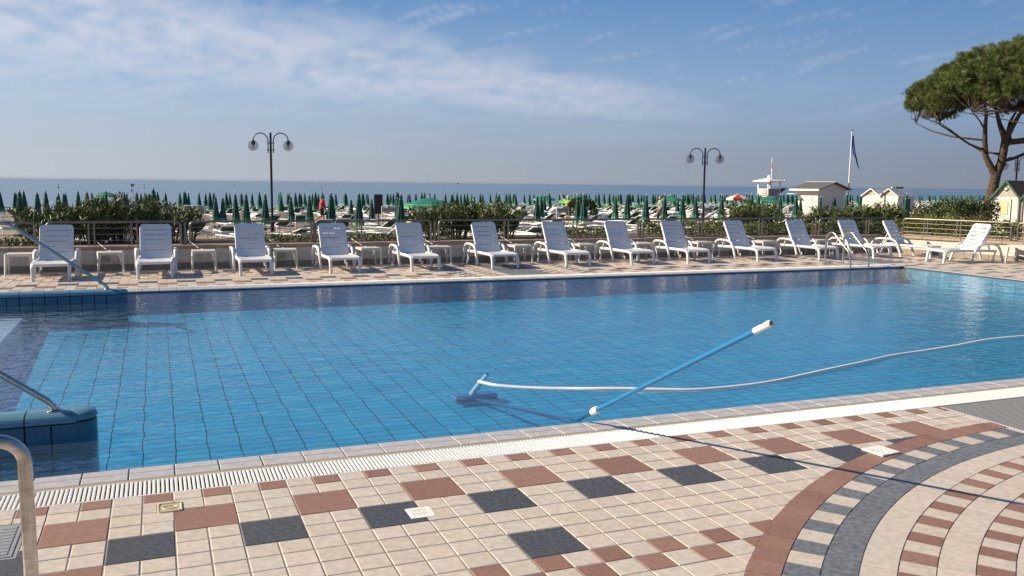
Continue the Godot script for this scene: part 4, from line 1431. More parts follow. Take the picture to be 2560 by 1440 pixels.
func build_plants() -> void:
	# soil in the planters
	var so := MB.new()
	so.box(Vector3(6.0, 0.12, -19.35), Vector3(27.5, 0.60, 2.2))
	struct("planter_soil", mesh1(so, m("soil")))
	var so2 := MB.new()
	so2.box(Vector3(1.1, 0.12, 4.5), Vector3(1.2, 0.56, 9.6), Basis.IDENTITY)
	var s2 := struct("planter_soil", mesh1(so2, m("soil")), Vector3(18.15, 0, -18.08))
	s2.rotation.y = 0.245
	var long_leaf := leaf_mesh(0.125, 0.024, 0.02)
	var small_leaf := leaf_mesh(0.05, 0.028, 0.008)
	var list := [[95, -19.4, 0.86, 0.45, 30], [165, -19.7, 0.95, 0.5, 40], [232, -19.3, 1.0, 0.5, 46], [300, -19.5, 1.05, 0.55, 50], [365, -19.8, 1.0, 0.5, 40], [428, -19.5, 0.85, 0.45, 26], [470, -19.9, 0.80, 0.35, 14],
		[1072, -19.3, 0.92, 0.5, 42], [1140, -19.6, 1.0, 0.55, 52], [1205, -19.3, 1.02, 0.55, 52], [1262, -19.7, 0.92, 0.45, 36],
		[1838, -19.7, 0.88, 0.45, 26], [1880, -19.5, 1.05, 0.55, 44], [1925, -19.8, 0.85, 0.5, 24],
		[2020, -19.9, 0.75, 0.45, 24], [2072, -19.6, 0.88, 0.55, 40], [2130, -19.8, 0.88, 0.5, 40], [2178, -19.6, 0.98, 0.55, 44], [2222, -19.8, 0.92, 0.5, 40]]
	var where := ["first", "second", "third", "fourth", "fifth"]
	for k in list.size():
		var q: Array = list[k]
		var lab := "green oleander bush with narrow leaves behind the railing, %s from the left" % ORD[k]
		oleander(lab, Vector3(px_at(q[0], q[1]), 0.42, q[1]), q[2], q[3] * 1.15, q[4], long_leaf, 3 if k in [4, 6, 15, 16] else 0)
	# low hedges along the wall, then the taller ones on the right
	var g1 := Vector3(0.075, 0.115, 0.022); var g2 := Vector3(0.095, 0.125, 0.024); var g3 := Vector3(0.055, 0.085, 0.02)
	var y := 0.40
	hedge("very low yellowish hedge behind the railing at the far left", Vector3(-5, y, -18.62), Vector3(-1.75, y, -18.62), 0.34, 0.17, 520, small_leaf, 1.0, g2)
	hedge("very low hedge behind the railing below the left street lamp", Vector3(1.5, y, -18.62), Vector3(5.3, y, -18.62), 0.34, 0.19, 520, small_leaf, 1.0, g2)
	hedge("low hedge behind the railing between the sixth and eighth loungers", Vector3(8.2, y, -18.66), Vector3(10.4, y, -18.66), 0.4, 0.27, 650, small_leaf, 1.0, g1)
	hedge("knee-high hedge behind the railing below the middle street lamp", Vector3(11.0, y, -18.72), Vector3(13.7, y, -18.72), 0.5, 0.40, 850, small_leaf, 1.05, g2)
	hedge("knee-high dark hedge behind the railing between tenth and twelfth loungers", Vector3(13.9, y, -18.75), Vector3(16.4, y, -18.75), 0.5, 0.33, 850, small_leaf, 1.05, g1)
	hedge("dark hedge behind the railing near the corner of the planter", Vector3(16.6, y, -18.75), Vector3(18.9, y, -18.75), 0.5, 0.36, 850, small_leaf, 1.05, g3)
	var ca := CORNER + Vector3(0.55, y, -0.2)
	hedge("dense green hedge above the sunlit wall, next to the corner", ca, ca + RDIR * 3.3, 0.6, 0.46, 1100, small_leaf, 1.05, g2)
	hedge("dense green hedge above the sunlit wall behind the turned lounger", ca + RDIR * 3.5, ca + RDIR * 7.6, 0.6, 0.42, 1100, small_leaf, 1.05, g1)
	hedge("low clipped hedge in front of the beach huts beyond the corner", place(2262, 36) + Vector3(0, 0.1, 0), place(2440, 33) + Vector3(0, 0.1, 0), 1.0, 0.85, 650, small_leaf, 1.9, g2)
	hedge("long lower hedge behind the seated person's bed", place(2270, 44), place(2352, 44), 1.0, 1.12, 750, small_leaf, 2.0, g3)
	hedge("tall clipped hedge left of the pine trunk", place(2346, 40), place(2462, 41), 1.3, 1.50, 1300, small_leaf, 2.0, g3)
	var rb := thing("round_bush", "round dark green bush half hidden behind two closed umbrellas", "bush", place(1452, 56))
	var xf := []; var col := []
	for k in 3500:
		var d := rv()
		if d.y < -0.3: d.y = -d.y
		var p := d * Vector3(1.0, 0.85, 1.0) * (rng.randf_range(0.75, 1.0)) + Vector3(0, 0.75, 0)
		xf.append(toward(d + rv() * 0.7, rng.randf() * TAU, 2.2 * rng.randf_range(0.7, 1.3), p))
		var c := rng.randf()
		col.append(Color(0.03 + 0.04 * c, 0.055 + 0.05 * c, 0.016))
	scatter("foliage", small_leaf, xf, col, rb)
	var tr := MB.new(); tr.tube([Vector3(0, -0.1, 0), Vector3(0, 0.8, 0)], 0.06, 6); part("trunk", tr, m("bark"), rb)
	pine()

func pine() -> void:
	var at := place(2466, 44.5)
	var o := thing("pine_tree", "big umbrella pine with forked trunk standing behind the cream hut", "tree", at)
	var rt := Vector3(0.927, 0, 0.375); var fw := Vector3(0.375, 0, -0.927)
	var S := 44.5 / 2194.5
	var base_y := at.y
	var P := func(u: float, v: float, dep: float) -> Vector3:     # picture height and bearing at the tree's distance, in the tree's own frame
		var y := 1.698 - (v - (447.0 + 0.0093 * u)) * S
		return rt * (u - 2466.0) * S + fw * dep + Vector3(0, y - base_y, 0)
	var tk := MB.new()
	var fork: Vector3 = P.call(2477, 428, 0)
	tk.tube([P.call(2458, 600, 0), P.call(2461, 560, 0), P.call(2466, 520, 0.05), P.call(2472, 470, 0.05), fork], [0.42, 0.33, 0.285, 0.25, 0.235], 18)
	part("trunk", tk, m("bark"), o)
	# main limbs: left one, then the middle and right-hand ones
	var limbs := [
		[[2475, 436, 0.0, 0.20], [2462, 415, 0.0, 0.16], [2450, 390, 0.1, 0.14], [2445, 350, 0.1, 0.12], [2441, 318, 0.0, 0.10], [2436, 285, -0.2, 0.075], [2424, 262, -0.4, 0.05]],
		[[2477, 434, 0.0, 0.22], [2487, 405, 0.0, 0.20], [2491, 372, 0.0, 0.19], [2492, 345, 0.0, 0.17], [2484, 310, 0.3, 0.11], [2478, 275, 0.5, 0.08]],
		[[2491, 365, 0.0, 0.17], [2500, 355, 0.0, 0.16], [2526, 352, -0.4, 0.15], [2552, 335, -0.8, 0.13], [2580, 300, -1.0, 0.10], [2600, 255, -1.2, 0.07]],
		[[2493, 350, 0.0, 0.15], [2496, 320, -0.4, 0.12], [2506, 290, -0.6, 0.09], [2530, 255, -0.8, 0.06]],
		[[2510, 352, 0.2, 0.11], [2520, 325, 0.8, 0.10], [2540, 300, 1.4, 0.08], [2570, 270, 2.0, 0.05]],
		[[2500, 400, 0.2, 0.09], [2530, 392, 0.3, 0.08], [2565, 375, 0.2, 0.07], [2620, 330, 0.0, 0.05]],
		[[2449, 372, 0.1, 0.075], [2430, 370, 0.0, 0.06], [2400, 360, -0.2, 0.05], [2370, 345, -0.4, 0.042], [2340, 328, -0.5, 0.034], [2305, 308, -0.6, 0.026], [2280, 300, -0.6, 0.015]],
		[[2446, 350, 0.1, 0.06], [2420, 345, 0.6, 0.05], [2390, 338, 1.2, 0.042], [2350, 322, 1.8, 0.03], [2320, 302, 2.2, 0.02]],
		[[2443, 330, 0.0, 0.055], [2415, 320, -0.8, 0.045], [2385, 308, -1.6, 0.035], [2345, 290, -2.4, 0.022]],
		[[2488, 385, 0.1, 0.07], [2470, 380, 0.3, 0.055], [2455, 378, 0.6, 0.05], [2425, 350, 1.2, 0.04], [2400, 320, 1.8, 0.03], [2380, 300, 2.2, 0.02]],
	]
	var tips := []
	for L in limbs:
		var pts := []; var rr := []
		for q in L:
			pts.append(P.call(q[0], q[1], q[2])); rr.append(q[3])
		var b := MB.new(); b.tube(pts, rr, 10)
		part("limb", b, m("bark"), o)
		for k in range(int(pts.size() / 2.0), pts.size()): tips.append([pts[k], rr[k]])
	# crown: a dome with an uneven skirt; bare underneath
	var cc: Vector3 = P.call(2545, 300, 0)
	var R := 292.0 * S
	var top_h := 176.0 * S
	var bump := FastNoiseLite.new(); bump.seed = 77; bump.frequency = 0.42; bump.fractal_octaves = 2
	var dome := func(x: float, z: float) -> float:
		var r := Vector2(x, z).length() / R
		return top_h * pow(maxf(1.0 - pow(r, 2.1), 0.0), 0.62) + 0.55 * bump.get_noise_2d(x, z) * (1.0 - r * 0.5)
	var clumps := []
	var twg := MB.new()
	for k in 900:
		var a := rng.randf() * TAU
		var r := sqrt(rng.randf()) * R * (0.93 + 0.10 * bump.get_noise_2d(cos(a) * 4.0, sin(a) * 4.0))
		var x := cos(a) * r; var z := sin(a) * r
		var d: float = dome.call(x, z)
		var depth := pow(rng.randf(), 1.7) * (0.35 + 0.34 * d)
		var y := d - depth
		clumps.append([cc + Vector3(x, y, z), clampf(1.0 - depth / 1.6, 0, 1), r / R])
		if k % 3 == 0:
			var best = tips[0]
			var p: Vector3 = clumps[-1][0] - Vector3(0, 0.15, 0)
			for t in tips:
				if (t[0] - p).length_squared() + (3.0 if t[0].y > p.y else 0.0) < (best[0] - p).length_squared() + (3.0 if best[0].y > p.y else 0.0): best = t
			var q: Vector3 = best[0]
			var mid := q.lerp(p, 0.55) + rv() * 0.22 - Vector3(0, 0.25 * (q - p).length() * 0.3, 0)
			twg.tube([q, q.lerp(mid, 0.5) + rv() * 0.06, mid, p], [minf(best[1] * 0.55, 0.034), 0.022, 0.016, 0.007], 5, false)
	put("twigs", mesh1(twg, m("bark")), o).set_meta("kind", "stuff")
	# tufts of needles
	var tb := MB.new()
	for k in 26:
		var a := TAU * k / 26.0 * 3.1
		var tilt := 0.25 + 0.95 * rng.randf()
		var d := Vector3(cos(a) * sin(tilt), cos(tilt), sin(a) * sin(tilt))
		var p0 := Vector3(0, 0.16 * (k / 26.0), 0)
		var side := d.cross(Vector3(rng.randf(), rng.randf(), rng.randf())).normalized() * 0.0075
		var p1 := p0 + d * rng.randf_range(0.13, 0.20)
		tb.tri(p0 - side, p0 + side, p1)
	var tuft := mesh1(tb, m("leaf"))
	var xf := []; var col := []
	for c in clumps:
		var n := 30
		for j in n:
			var p: Vector3 = c[0] + rv() * pow(rng.randf(), 0.5) * Vector3(0.36, 0.26, 0.36)
			var d := Vector3(rng.randfn() * 0.42, 1.0, rng.randfn() * 0.42) + (p - cc) * Vector3(0.10, 0, 0.10)
			xf.append(toward(d, rng.randf() * TAU, rng.randf_range(0.8, 1.35), p))
			var t: float = rng.randf()
			col.append(Color(0.072, 0.105, 0.022).lerp(Color(0.115, 0.150, 0.030), t) if rng.randf() > 0.10 else Color(0.10, 0.070, 0.03))
	scatter("crown", tuft, xf, col, o)

# ---------------------------------------------------------------- lamps, huts, flag, tower
const TURN := 0.2915        # the beach's own direction: local x along the rows, local z back towards the pool

func make_lamp(label: String, at: Vector3, h: float, turn: float) -> Node3D:
	var o := thing("street_lamp", label, "street lamp", at, turn, "two-armed street lamps along the promenade")
	var bk := m("lamp_black")
	var p := MB.new()
	p.lathe([Vector2(0.14, -0.2), Vector2(0.14, 0.02), Vector2(0.085, 0.06), Vector2(0.075, 0.9), Vector2(0.055, 0.98), Vector2(0.048, 1.0), Vector2(0.042, h), Vector2(0.0, h)], 14)
	part("pole", p, bk, o)
	for s in [-1.0, 1.0]:
		var a := MB.new()
		var pts := [Vector3(s * 0.10, h - 0.78, 0), Vector3(s * 0.10, h - 0.32, 0)]
		for k in 11:
			var q := PI * (k + 1) / 12.5
			pts.append(Vector3(s * (0.39 - 0.29 * cos(q)), h - 0.31 + 0.29 * sin(q), 0))
		pts.append(Vector3(s * 0.665, h - 0.30, 0))
		a.tube(pts, 0.020, 8)
		part("arm", a, bk, o)
		var c := MB.new()
		c.lathe([Vector2(0.0, -0.17), Vector2(0.066, -0.17), Vector2(0.072, -0.13), Vector2(0.075, -0.035), Vector2(0.03, 0.0), Vector2(0.02, 0.03)], 14, Transform3D(Basis.IDENTITY, Vector3(s * 0.67, h - 0.29, 0)))
		part("socket", c, bk, o)
		var g := MB.new()
		var prof := []
		for k in 17:
			var q := -PI * 0.5 + (PI - 0.32) * k / 16.0
			prof.append(Vector2(0.20 * cos(q), 0.20 * sin(q)))
		g.lathe(prof, 24, Transform3D(Basis.IDENTITY, Vector3(s * 0.67, h - 0.50, 0)))
		var gl := part("globe", g, m("lamp_glass"), o)
		var b := MB.new()
		b.lathe([Vector2(0, -0.10), Vector2(0.03, -0.09), Vector2(0.04, -0.02), Vector2(0.03, 0.04), Vector2(0.022, 0.05)], 10, Transform3D(Basis.IDENTITY, Vector3(s * 0.67, h - 0.50, 0)))
		part("bulb", b, m("bulb_pale"), gl)
	for y in [h - 0.37, h - 0.41, h - 0.64, h - 0.68]:
		var t := MB.new(); t.rbox(Vector3(0, y, 0), Vector3(0.29, 0.014, 0.07), 0.004); part("bracket", t, bk, o)
	return o

func roof_slope(b: MB, x0: float, x1: float, za: float, ya: float, zb: float, yb: float, th: float) -> void:   # slab between two edges that run along x
	var up := Vector3(0, th, 0)
	var p := [Vector3(x0, ya, za), Vector3(x1, ya, za), Vector3(x1, yb, zb), Vector3(x0, yb, zb)]
	if za < zb: p = [p[3], p[2], p[1], p[0]]
	b.face(p[0] + up, p[1] + up, p[2] + up, p[3] + up)
	b.face(p[3], p[2], p[1], p[0])
	for k in 4:
		var q: Vector3 = p[k]; var r: Vector3 = p[(k + 1) % 4]
		b.face(q, r, r + up, q + up)

func build_promenade_things() -> void:
	var l1 := place(680, 34); var l2 := place(1754, 40); var l3 := place(2527, 47.5)
	make_lamp("black street lamp with two clear globes, nearest the left", l1, 3.55 - l1.y, -0.384)
	make_lamp("black street lamp with two clear globes, right of the middle", l2, 3.40 - l2.y, -0.384)
	make_lamp("black street lamp with two clear globes, half hidden behind the pine", l3, 3.42 - l3.y, -0.384)
	# white hut with the grey shaded gable
	var a := place(2038, 66)
	var h := thing("beach_hut", "white beach hut with low grey corrugated roof left of the flagpole", "hut", a, TURN)
	var ev := 1.60 - a.y
	var w := MB.new()
	w.box(Vector3(1.85, ev * 0.5 - 0.2, -0.9), Vector3(3.7, ev + 0.4, 1.8))
	part("wall", w, m("hut_white"), h)
	var gb := MB.new()
	for z in [0.0, -1.8]:
		extrude(gb, PackedVector2Array([Vector2(0, ev), Vector2(3.7, ev), Vector2(1.85, ev + 0.42)]), Vector3(0, 0, z), Basis.IDENTITY, -0.04 if z == 0 else 0.0, 0.0 if z == 0 else 0.04)
	part("gable", gb, m("hut_white"), h)
	var rf := MB.new()
	var bas := Basis(Vector3.UP, PI * 0.5)
	var rs := MB.new(); roof_slope(rs, -2.35, 0.35, 0.0, 0.0, 0.0, 0.0, 0.05)
	for s in [0, 1]:
		var x0 := -0.45 if s == 0 else 4.15
		var xr := 1.85
		var ye := ev - 0.11; var yr := ev + 0.44
		var p := [Vector3(x0, ye, 0.35), Vector3(x0, ye, -2.2), Vector3(xr, yr, -2.2), Vector3(xr, yr, 0.35)]
		if s == 0: p.reverse()
		var up := Vector3(0, 0.06, 0)
		rf.face(p[0] + up, p[1] + up, p[2] + up, p[3] + up); rf.face(p[3], p[2], p[1], p[0])
		for k in 4: rf.face(p[k], p[(k + 1) % 4], p[(k + 1) % 4] + up, p[k] + up)
	var pr := part("roof", rf, m("roof_grey"), h)
	for k in 14:
		var c := MB.new(); c.rbox(Vector3(1.85, ev + 0.515, 0.25 - k * 0.18), Vector3(0.34, 0.035, 0.15), 0.01, Basis(Vector3(1, 0, 0), 0.12))
		part("ridge_cap", c, m("trim_white"), pr)
	var fa := MB.new(); fa.rbox(Vector3(-0.46, ev - 0.10, -0.92), Vector3(0.03, 0.14, 2.55), 0.005); part("fascia", fa, m("trim_white"), h)
	var dd := MB.new(); dd.rbox(Vector3(-0.012, 0.95, -0.75), Vector3(0.03, 1.55, 0.62), 0.008); part("door", dd, m("roof_pale"), h)
	var sh := MB.new(); sh.rbox(Vector3(-0.3, ev - 0.42, -1.95), Vector3(0.7, 0.05, 0.6), 0.01); part("shelf", sh, m("trim_white"), h)
	# pair of small white gabled huts
	var b0 := place(2237, 75)
	for k in 2:
		var o := thing("beach_hut", "small white gabled beach hut among the oleanders, %s of the pair" % ("right-hand" if k == 0 else "left-hand"), "hut", b0 + Basis(Vector3.UP, TURN) * Vector3(0, 0, -1.62 * k), TURN)
		gable_hut(o, 1.60, 2.8, 1.05 - b0.y, 1.60 - b0.y, m("hut_white"), m("roof_pale"), m("trim_white"), 0.16)
		if k == 0:
			var wn := MB.new(); wn.rbox(Vector3(1.5, 1.0, 0.012), Vector3(1.4, 1.1, 0.03), 0.005)
			var pw := part("window", wn, m("trim_white"), o)
			var pn := MB.new(); pn.box(Vector3(1.5, 1.0, 0.03), Vector3(1.25, 0.95, 0.01)); part("pane", pn, m("roof_grey"), pw)
	var rb := thing("roof_box", "dark green box with white post beyond the small white huts", "box", place(2228, 84))
	var r1 := MB.new(); r1.rbox(Vector3(0.3, 1.85 + 0.62, 0), Vector3(0.95, 0.24, 0.6), 0.02); part("box", r1, m("trim_green"), rb)
	var r2 := MB.new(); r2.tube([Vector3(-0.35, 0, 0), Vector3(-0.35, 2.62, 0)], 0.06, 6); r2.tube([Vector3(0.7, 0, 0), Vector3(0.7, 2.36, 0)], 0.05, 6); part("post", r2, m("trim_white"), rb)
	# cream huts at the right edge
	var c0 := place(2538, 41.1)
	for k in 2:
		var o := thing("beach_hut", ["cream beach hut with green-edged gable and shuttered door", "cream beach hut cut off by the right edge"][k], "hut", c0 + Basis(Vector3.UP, TURN) * Vector3(0, 0, 1.36 * k), TURN)
		gable_hut(o, 1.18, 2.2, 1.34 - c0.y, 2.06 - c0.y, m("hut_white"), m("roof_brown"), m("trim_green"), 0.10)
		cream_front(o, 1.18, 1.34 - c0.y, 2.06 - c0.y)
	# flag
	var f0 := place(2113, 76)
	var fl := thing("flagpole", "tall white flagpole with a limp blue flag beside the white hut", "flagpole", f0)
	var fp := MB.new(); fp.tube([Vector3(0, -0.2, 0), Vector3(0.02, 3.2, 0), Vector3(0.04, 6.5 - f0.y, 0)], [0.085, 0.07, 0.045], 10); part("pole", fp, m("pole_white"), fl)
	var ft := MB.new(); ft.lathe([Vector2(0.045, 0), Vector2(0.07, 0.03), Vector2(0.07, 0.13), Vector2(0, 0.15)], 8, Transform3D(Basis.IDENTITY, Vector3(0.04, 6.5 - f0.y, 0))); part("truck", ft, m("dark_plastic"), fl)
	var sc := MB.new(); sc.tube([Vector3(-0.11, -0.2, 0.05), Vector3(-0.06, 2.1 - f0.y, 0.05)], 0.05, 8); part("clamp_post", sc, m("dark_plastic"), fl)
	var hh := 6.5 - f0.y
	var rt := Vector3(0.927, 0, 0.375); var fd := Vector3(0.375, 0, -0.927)
	var cloth := func(u: float, v: float) -> Vector3:      # hangs in folds, swung out at the lower end
		var fold := sin(u * 9.0 + v * 2.0) * 0.09 * (0.3 + v)
		var across := u * (0.16 + 0.26 * v) + v * v * 0.42 * (0.35 + 0.65 * u)
		return rt * (0.05 + across) + fd * fold + Vector3(0, hh - 0.30 - v * (1.55 + 1.45 * u) - u * 0.12, 0)
	var fb := MB.new(); fb.sheet(16, 26, cloth)
	var fo := part("flag", fb, m("flag_blue"), fl)
	var em := MB.new()
	for k in 4:
		var v0 := 0.50 + k * 0.085
		em.sheet(6, 2, func(u, v): return cloth.call(0.30 + u * 0.42 - k * 0.02, v0 + v * 0.035 + u * 0.03) - fd * 0.012)
	part("emblem", em, m("flag_pale"), fo)
	tower()
	# open parasols
	var og := [["big open green parasol with striped valance, left of the middle oleanders", 1072, 51, 1.55, 493], ["open green parasol above the person with raised arms", 1440, 63, 1.36, 486], ["open green parasol right behind the grey hooded person", 1672, 66, 0.9, 487], ["open green parasol behind the oleanders at the left", 266, 70, 0.85, 480], ["small open green parasol beyond three closed umbrellas", 1358, 92, 1.2, 487], ["open green parasol in front of the lifeguard tower", 1912, 82, 1.5, 489], ["dark open green parasol low among the beds near the middle", 1590, 82, 0.55, 508]]
	for q in og: open_parasol(q[0], place(q[1], q[2]), q[3], 1.698 - (q[4] - (447.0 + 0.0093 * q[1])) * q[2] / 2194.5, false)
	open_parasol("open parasol in red and cream sectors beside the oleander", place(1838, 74), 1.0, 1.698 - (484 - 464.0) * 74.0 / 2194.5, true)
	# signs and boards
	var gates := [["white tube frame with sign panel behind the last left oleander", 487, 41, 0.98, 514], ["white tube frame with sign panel behind the closed umbrella near the middle", 975, 44, 0.85, 514], ["white tube frame with sign panel beside the person with raised arms", 1404, 46, 0.62, 515], ["white tube frame with sign panel right of the middle street lamp", 1766, 45, 0.56, 513], ["white tube frame with sign panel beside the white hut", 1978, 50, 0.56, 512]]
	for q in gates:
		var at := place(q[1], q[2])
		var top: float = 1.698 - (q[4] - (447.0 + 0.0093 * q[1])) * q[2] / 2194.5 - at.y
		var o := thing("walkway_sign", q[0], "sign", at, -0.384, "sign frames at the heads of the beach walkways")
		var w2: float = q[3] * 0.5
		var f := MB.new(); f.tube([Vector3(-w2, -0.1, 0), Vector3(-w2, top - 0.06, 0), Vector3(-w2 + 0.05, top, 0), Vector3(w2 - 0.05, top, 0), Vector3(w2, top - 0.06, 0), Vector3(w2, -0.1, 0)], 0.025, 8); part("frame", f, m("pole_white"), o)
		var s := MB.new(); s.rbox(Vector3(0, top - 0.19, 0), Vector3(q[3] - 0.08, 0.24, 0.02), 0.004); var pl := part("panel", s, m("sign_grey"), o)
		var t := MB.new()
		for k in 7: t.box(Vector3(-w2 * 0.7 + k * w2 * 0.23, top - 0.17, 0.0115), Vector3(w2 * 0.14, 0.035, 0.003))
		part("lettering", t, m("board_dark"), pl)
		var r := MB.new(); r.tube([Vector3(-w2, 0.32, 0), Vector3(w2, 0.32, 0)], 0.018, 6); part("rail", r, m("pole_white"), o)
	var nb := place(945, 47)
	var ntop: float = 1.698 - (485 - 455.8) * 47.0 / 2194.5 - nb.y
	var o2 := thing("notice_board", "dark brown rectangular board on a thin post among closed umbrellas", "board", nb, -0.384)
	var n1 := MB.new(); n1.rbox(Vector3(0, ntop - 0.52, 0), Vector3(0.46, 1.04, 0.05), 0.008); part("board", n1, m("board_dark"), o2)
	var n2 := MB.new(); n2.tube([Vector3(0, -0.1, -0.03), Vector3(0, ntop - 0.1, -0.03)], 0.03, 6); part("post", n2, m("board_dark"), o2)
	var sg := place(335, 96)
	var stop: float = 1.698 - (460 - 450.1) * 96.0 / 2194.5 - sg.y
	var o3 := thing("sign_post", "small blue-grey sign on a thin post against the sea", "sign", sg, -0.384)
	var s1 := MB.new(); s1.tube([Vector3(0, -0.1, 0), Vector3(0, stop, 0)], 0.035, 6); part("post", s1, m("sign_grey"), o3)
	var s2 := MB.new(); s2.rbox(Vector3(0, stop - 0.12, 0.05), Vector3(0.40, 0.26, 0.04), 0.006); part("panel", s2, m("boat_grey"), o3)
	var yf := place(1028, 30)
	var o4 := thing("yellow_float", "yellow oval inflatable lying on a stand beside the middle oleanders", "inflatable", Vector3(yf.x, 0.36, yf.z), -0.3)
	var y1 := MB.new()
	var pf := []
	for k in 13:
		var q := -PI * 0.5 + PI * k / 12.0
		pf.append(Vector2(0.18 * cos(q), 0.10 * sin(q)))
	y1.lathe(pf, 20, Transform3D(Basis(Vector3(0, 0, 1), -0.15) * Basis.from_scale(Vector3(1.05, 1.1, 0.8)), Vector3.ZERO)); part("body", y1, m("float_yellow"), o4)
	var y2 := MB.new(); y2.tube([Vector3(0, -0.9, 0), Vector3(0, -0.05, 0)], 0.05, 8); part("stand", y2, m("twig"), o4)
	# promenade paving beyond the planters, seen in slivers between the plants
	var pp := MB.new()
	var q0 := place(-900, 27); var q1 := place(2500, 33)
	pp.sheet(30, 3, func(u, v):
		var z := lerpf(-22.5, -27.5, v)
		var x := lerpf(-20.0, 60.0, u)
		return Vector3(x, beach_y(x, z) + 0.085, z))
	struct("promenade", mesh1(pp, m("path_paving")))

func gable_hut(o: Node3D, width: float, depth: float, ev: float, pk: float, wm: Material, rm: Material, tm: Material, over: float) -> void:
	# front at x = 0 looking along -x, spanning z from -width to 0, ridge along x
	var w := MB.new()
	w.box(Vector3(depth * 0.5, ev * 0.5 - 0.2, -width * 0.5), Vector3(depth, ev + 0.4, width))
	part("wall", w, wm, o)
	var g := MB.new()
	for x in [0.0, depth]:
		var a := Vector3(x, ev, 0); var b := Vector3(x, ev, -width); var c := Vector3(x, pk, -width * 0.5)
		g.tri(a, c, b); g.tri(a, b, c)
		var dx := Vector3(0.03 if x == 0.0 else -0.03, 0, 0)
		g.tri(a + dx, b + dx, c + dx)
	part("gable", g, wm, o)
	var r := MB.new()
	var sl := (pk - ev) / (width * 0.5)
	var e := 0.13
	roof_slope(r, -over, depth + 0.1, e, ev - sl * e, -width * 0.5, pk, 0.05)
	roof_slope(r, -over, depth + 0.1, -width - e, ev - sl * e, -width * 0.5, pk, 0.05)
	var pr := part("roof", r, rm, o)
	if rm == m("roof_brown"):
		for k in 9:
			var f := (k + 0.5) / 9.0
			for s in [0, 1]:
				var zz := lerpf(e, -width * 0.5, f); var yy := lerpf(ev - sl * e, pk, f)
				if s == 1: zz = -width - zz
				var sh := MB.new()
				sh.box(Vector3((depth + 0.1 - over) * 0.5, yy + 0.058, zz), Vector3(depth + 0.1 + over, 0.014, 0.115), Basis(Vector3(1, 0, 0), (1.0 if s == 0 else -1.0) * atan(sl)))
				part("shingle_course", sh, rm, pr)
	for s in [0, 1]:
		var t := MB.new()
		var p0 := Vector3(-over - 0.012, ev - sl * e - 0.02, e if s == 0 else -width - e)
		var p1 := Vector3(-over - 0.012, pk + 0.015, -width * 0.5)
		var d := p1 - p0
		t.rbox((p0 + p1) * 0.5 + Vector3(0, 0.02, 0), Vector3(0.025, 0.085, d.length()), 0.004, Basis(Vector3(1, 0, 0), -atan2(d.y, d.z)))
		part("barge_board", t, tm, o)

func cream_front(o: Node3D, width: float, ev: float, pk: float) -> void:
	var x := -0.012
	var zc := -width * 0.5 - 0.02
	var dw := 0.56; var dh := 1.62
	var fr := MB.new(); fr.rbox(Vector3(x, dh * 0.5 - 0.1, zc), Vector3(0.03, dh + 0.2, dw + 0.05), 0.004); part("door_frame", fr, m("trim_green"), o)
	var dr := MB.new(); dr.rbox(Vector3(x - 0.008, dh * 0.5 - 0.1, zc), Vector3(0.03, dh + 0.17, dw), 0.004)
	var dp := part("door", dr, m("hut_white"), o)
	var pf := MB.new(); pf.rbox(Vector3(x - 0.014, dh - 0.42, zc - 0.0), Vector3(0.03, 0.62, 0.36), 0.003); part("panel_frame", pf, m("trim_green"), dp)
	var pp := MB.new(); pp.rbox(Vector3(x - 0.018, dh - 0.42, zc - 0.0), Vector3(0.03, 0.59, 0.33), 0.003); part("panel", pp, m("panel_cream"), dp)
	for k in 6:
		var s := MB.new(); s.box(Vector3(x - 0.034, dh - 0.66 + k * 0.095, zc), Vector3(0.012, 0.075, 0.30), Basis(Vector3(0, 0, 1), 0.25)); part("slat", s, m("panel_cream"), dp)
	var hn := MB.new(); hn.rbox(Vector3(x - 0.04, dh - 0.78, zc - dw * 0.5 + 0.06), Vector3(0.03, 0.03, 0.16), 0.006); hn.rbox(Vector3(x - 0.04, dh - 0.87, zc - dw * 0.5 + 0.06), Vector3(0.03, 0.07, 0.05), 0.006); part("lock", hn, m("dark_plastic"), dp)
	for s in [0.0, 1.0]:
		var pz: float = 0.01 - s * (width + 0.02)
		var c := MB.new(); c.rbox(Vector3(-0.02, ev * 0.5 - 0.1, pz), Vector3(0.07, ev + 0.2, 0.07), 0.006); part("corner_post", c, m("hut_grey"), o)
	var dm := MB.new()
	var bs := Basis(Vector3(1, 0, 0), PI * 0.25)
	dm.rbox(Vector3(-0.02, pk - 0.34, -width * 0.5), Vector3(0.03, 0.17, 0.17), 0.004, bs); var pd := part("vent", dm, m("trim_green"), o)
	var d2 := MB.new(); d2.rbox(Vector3(-0.027, pk - 0.34, -width * 0.5), Vector3(0.03, 0.11, 0.11), 0.004, bs); part("vent_panel", d2, m("hut_white"), pd)

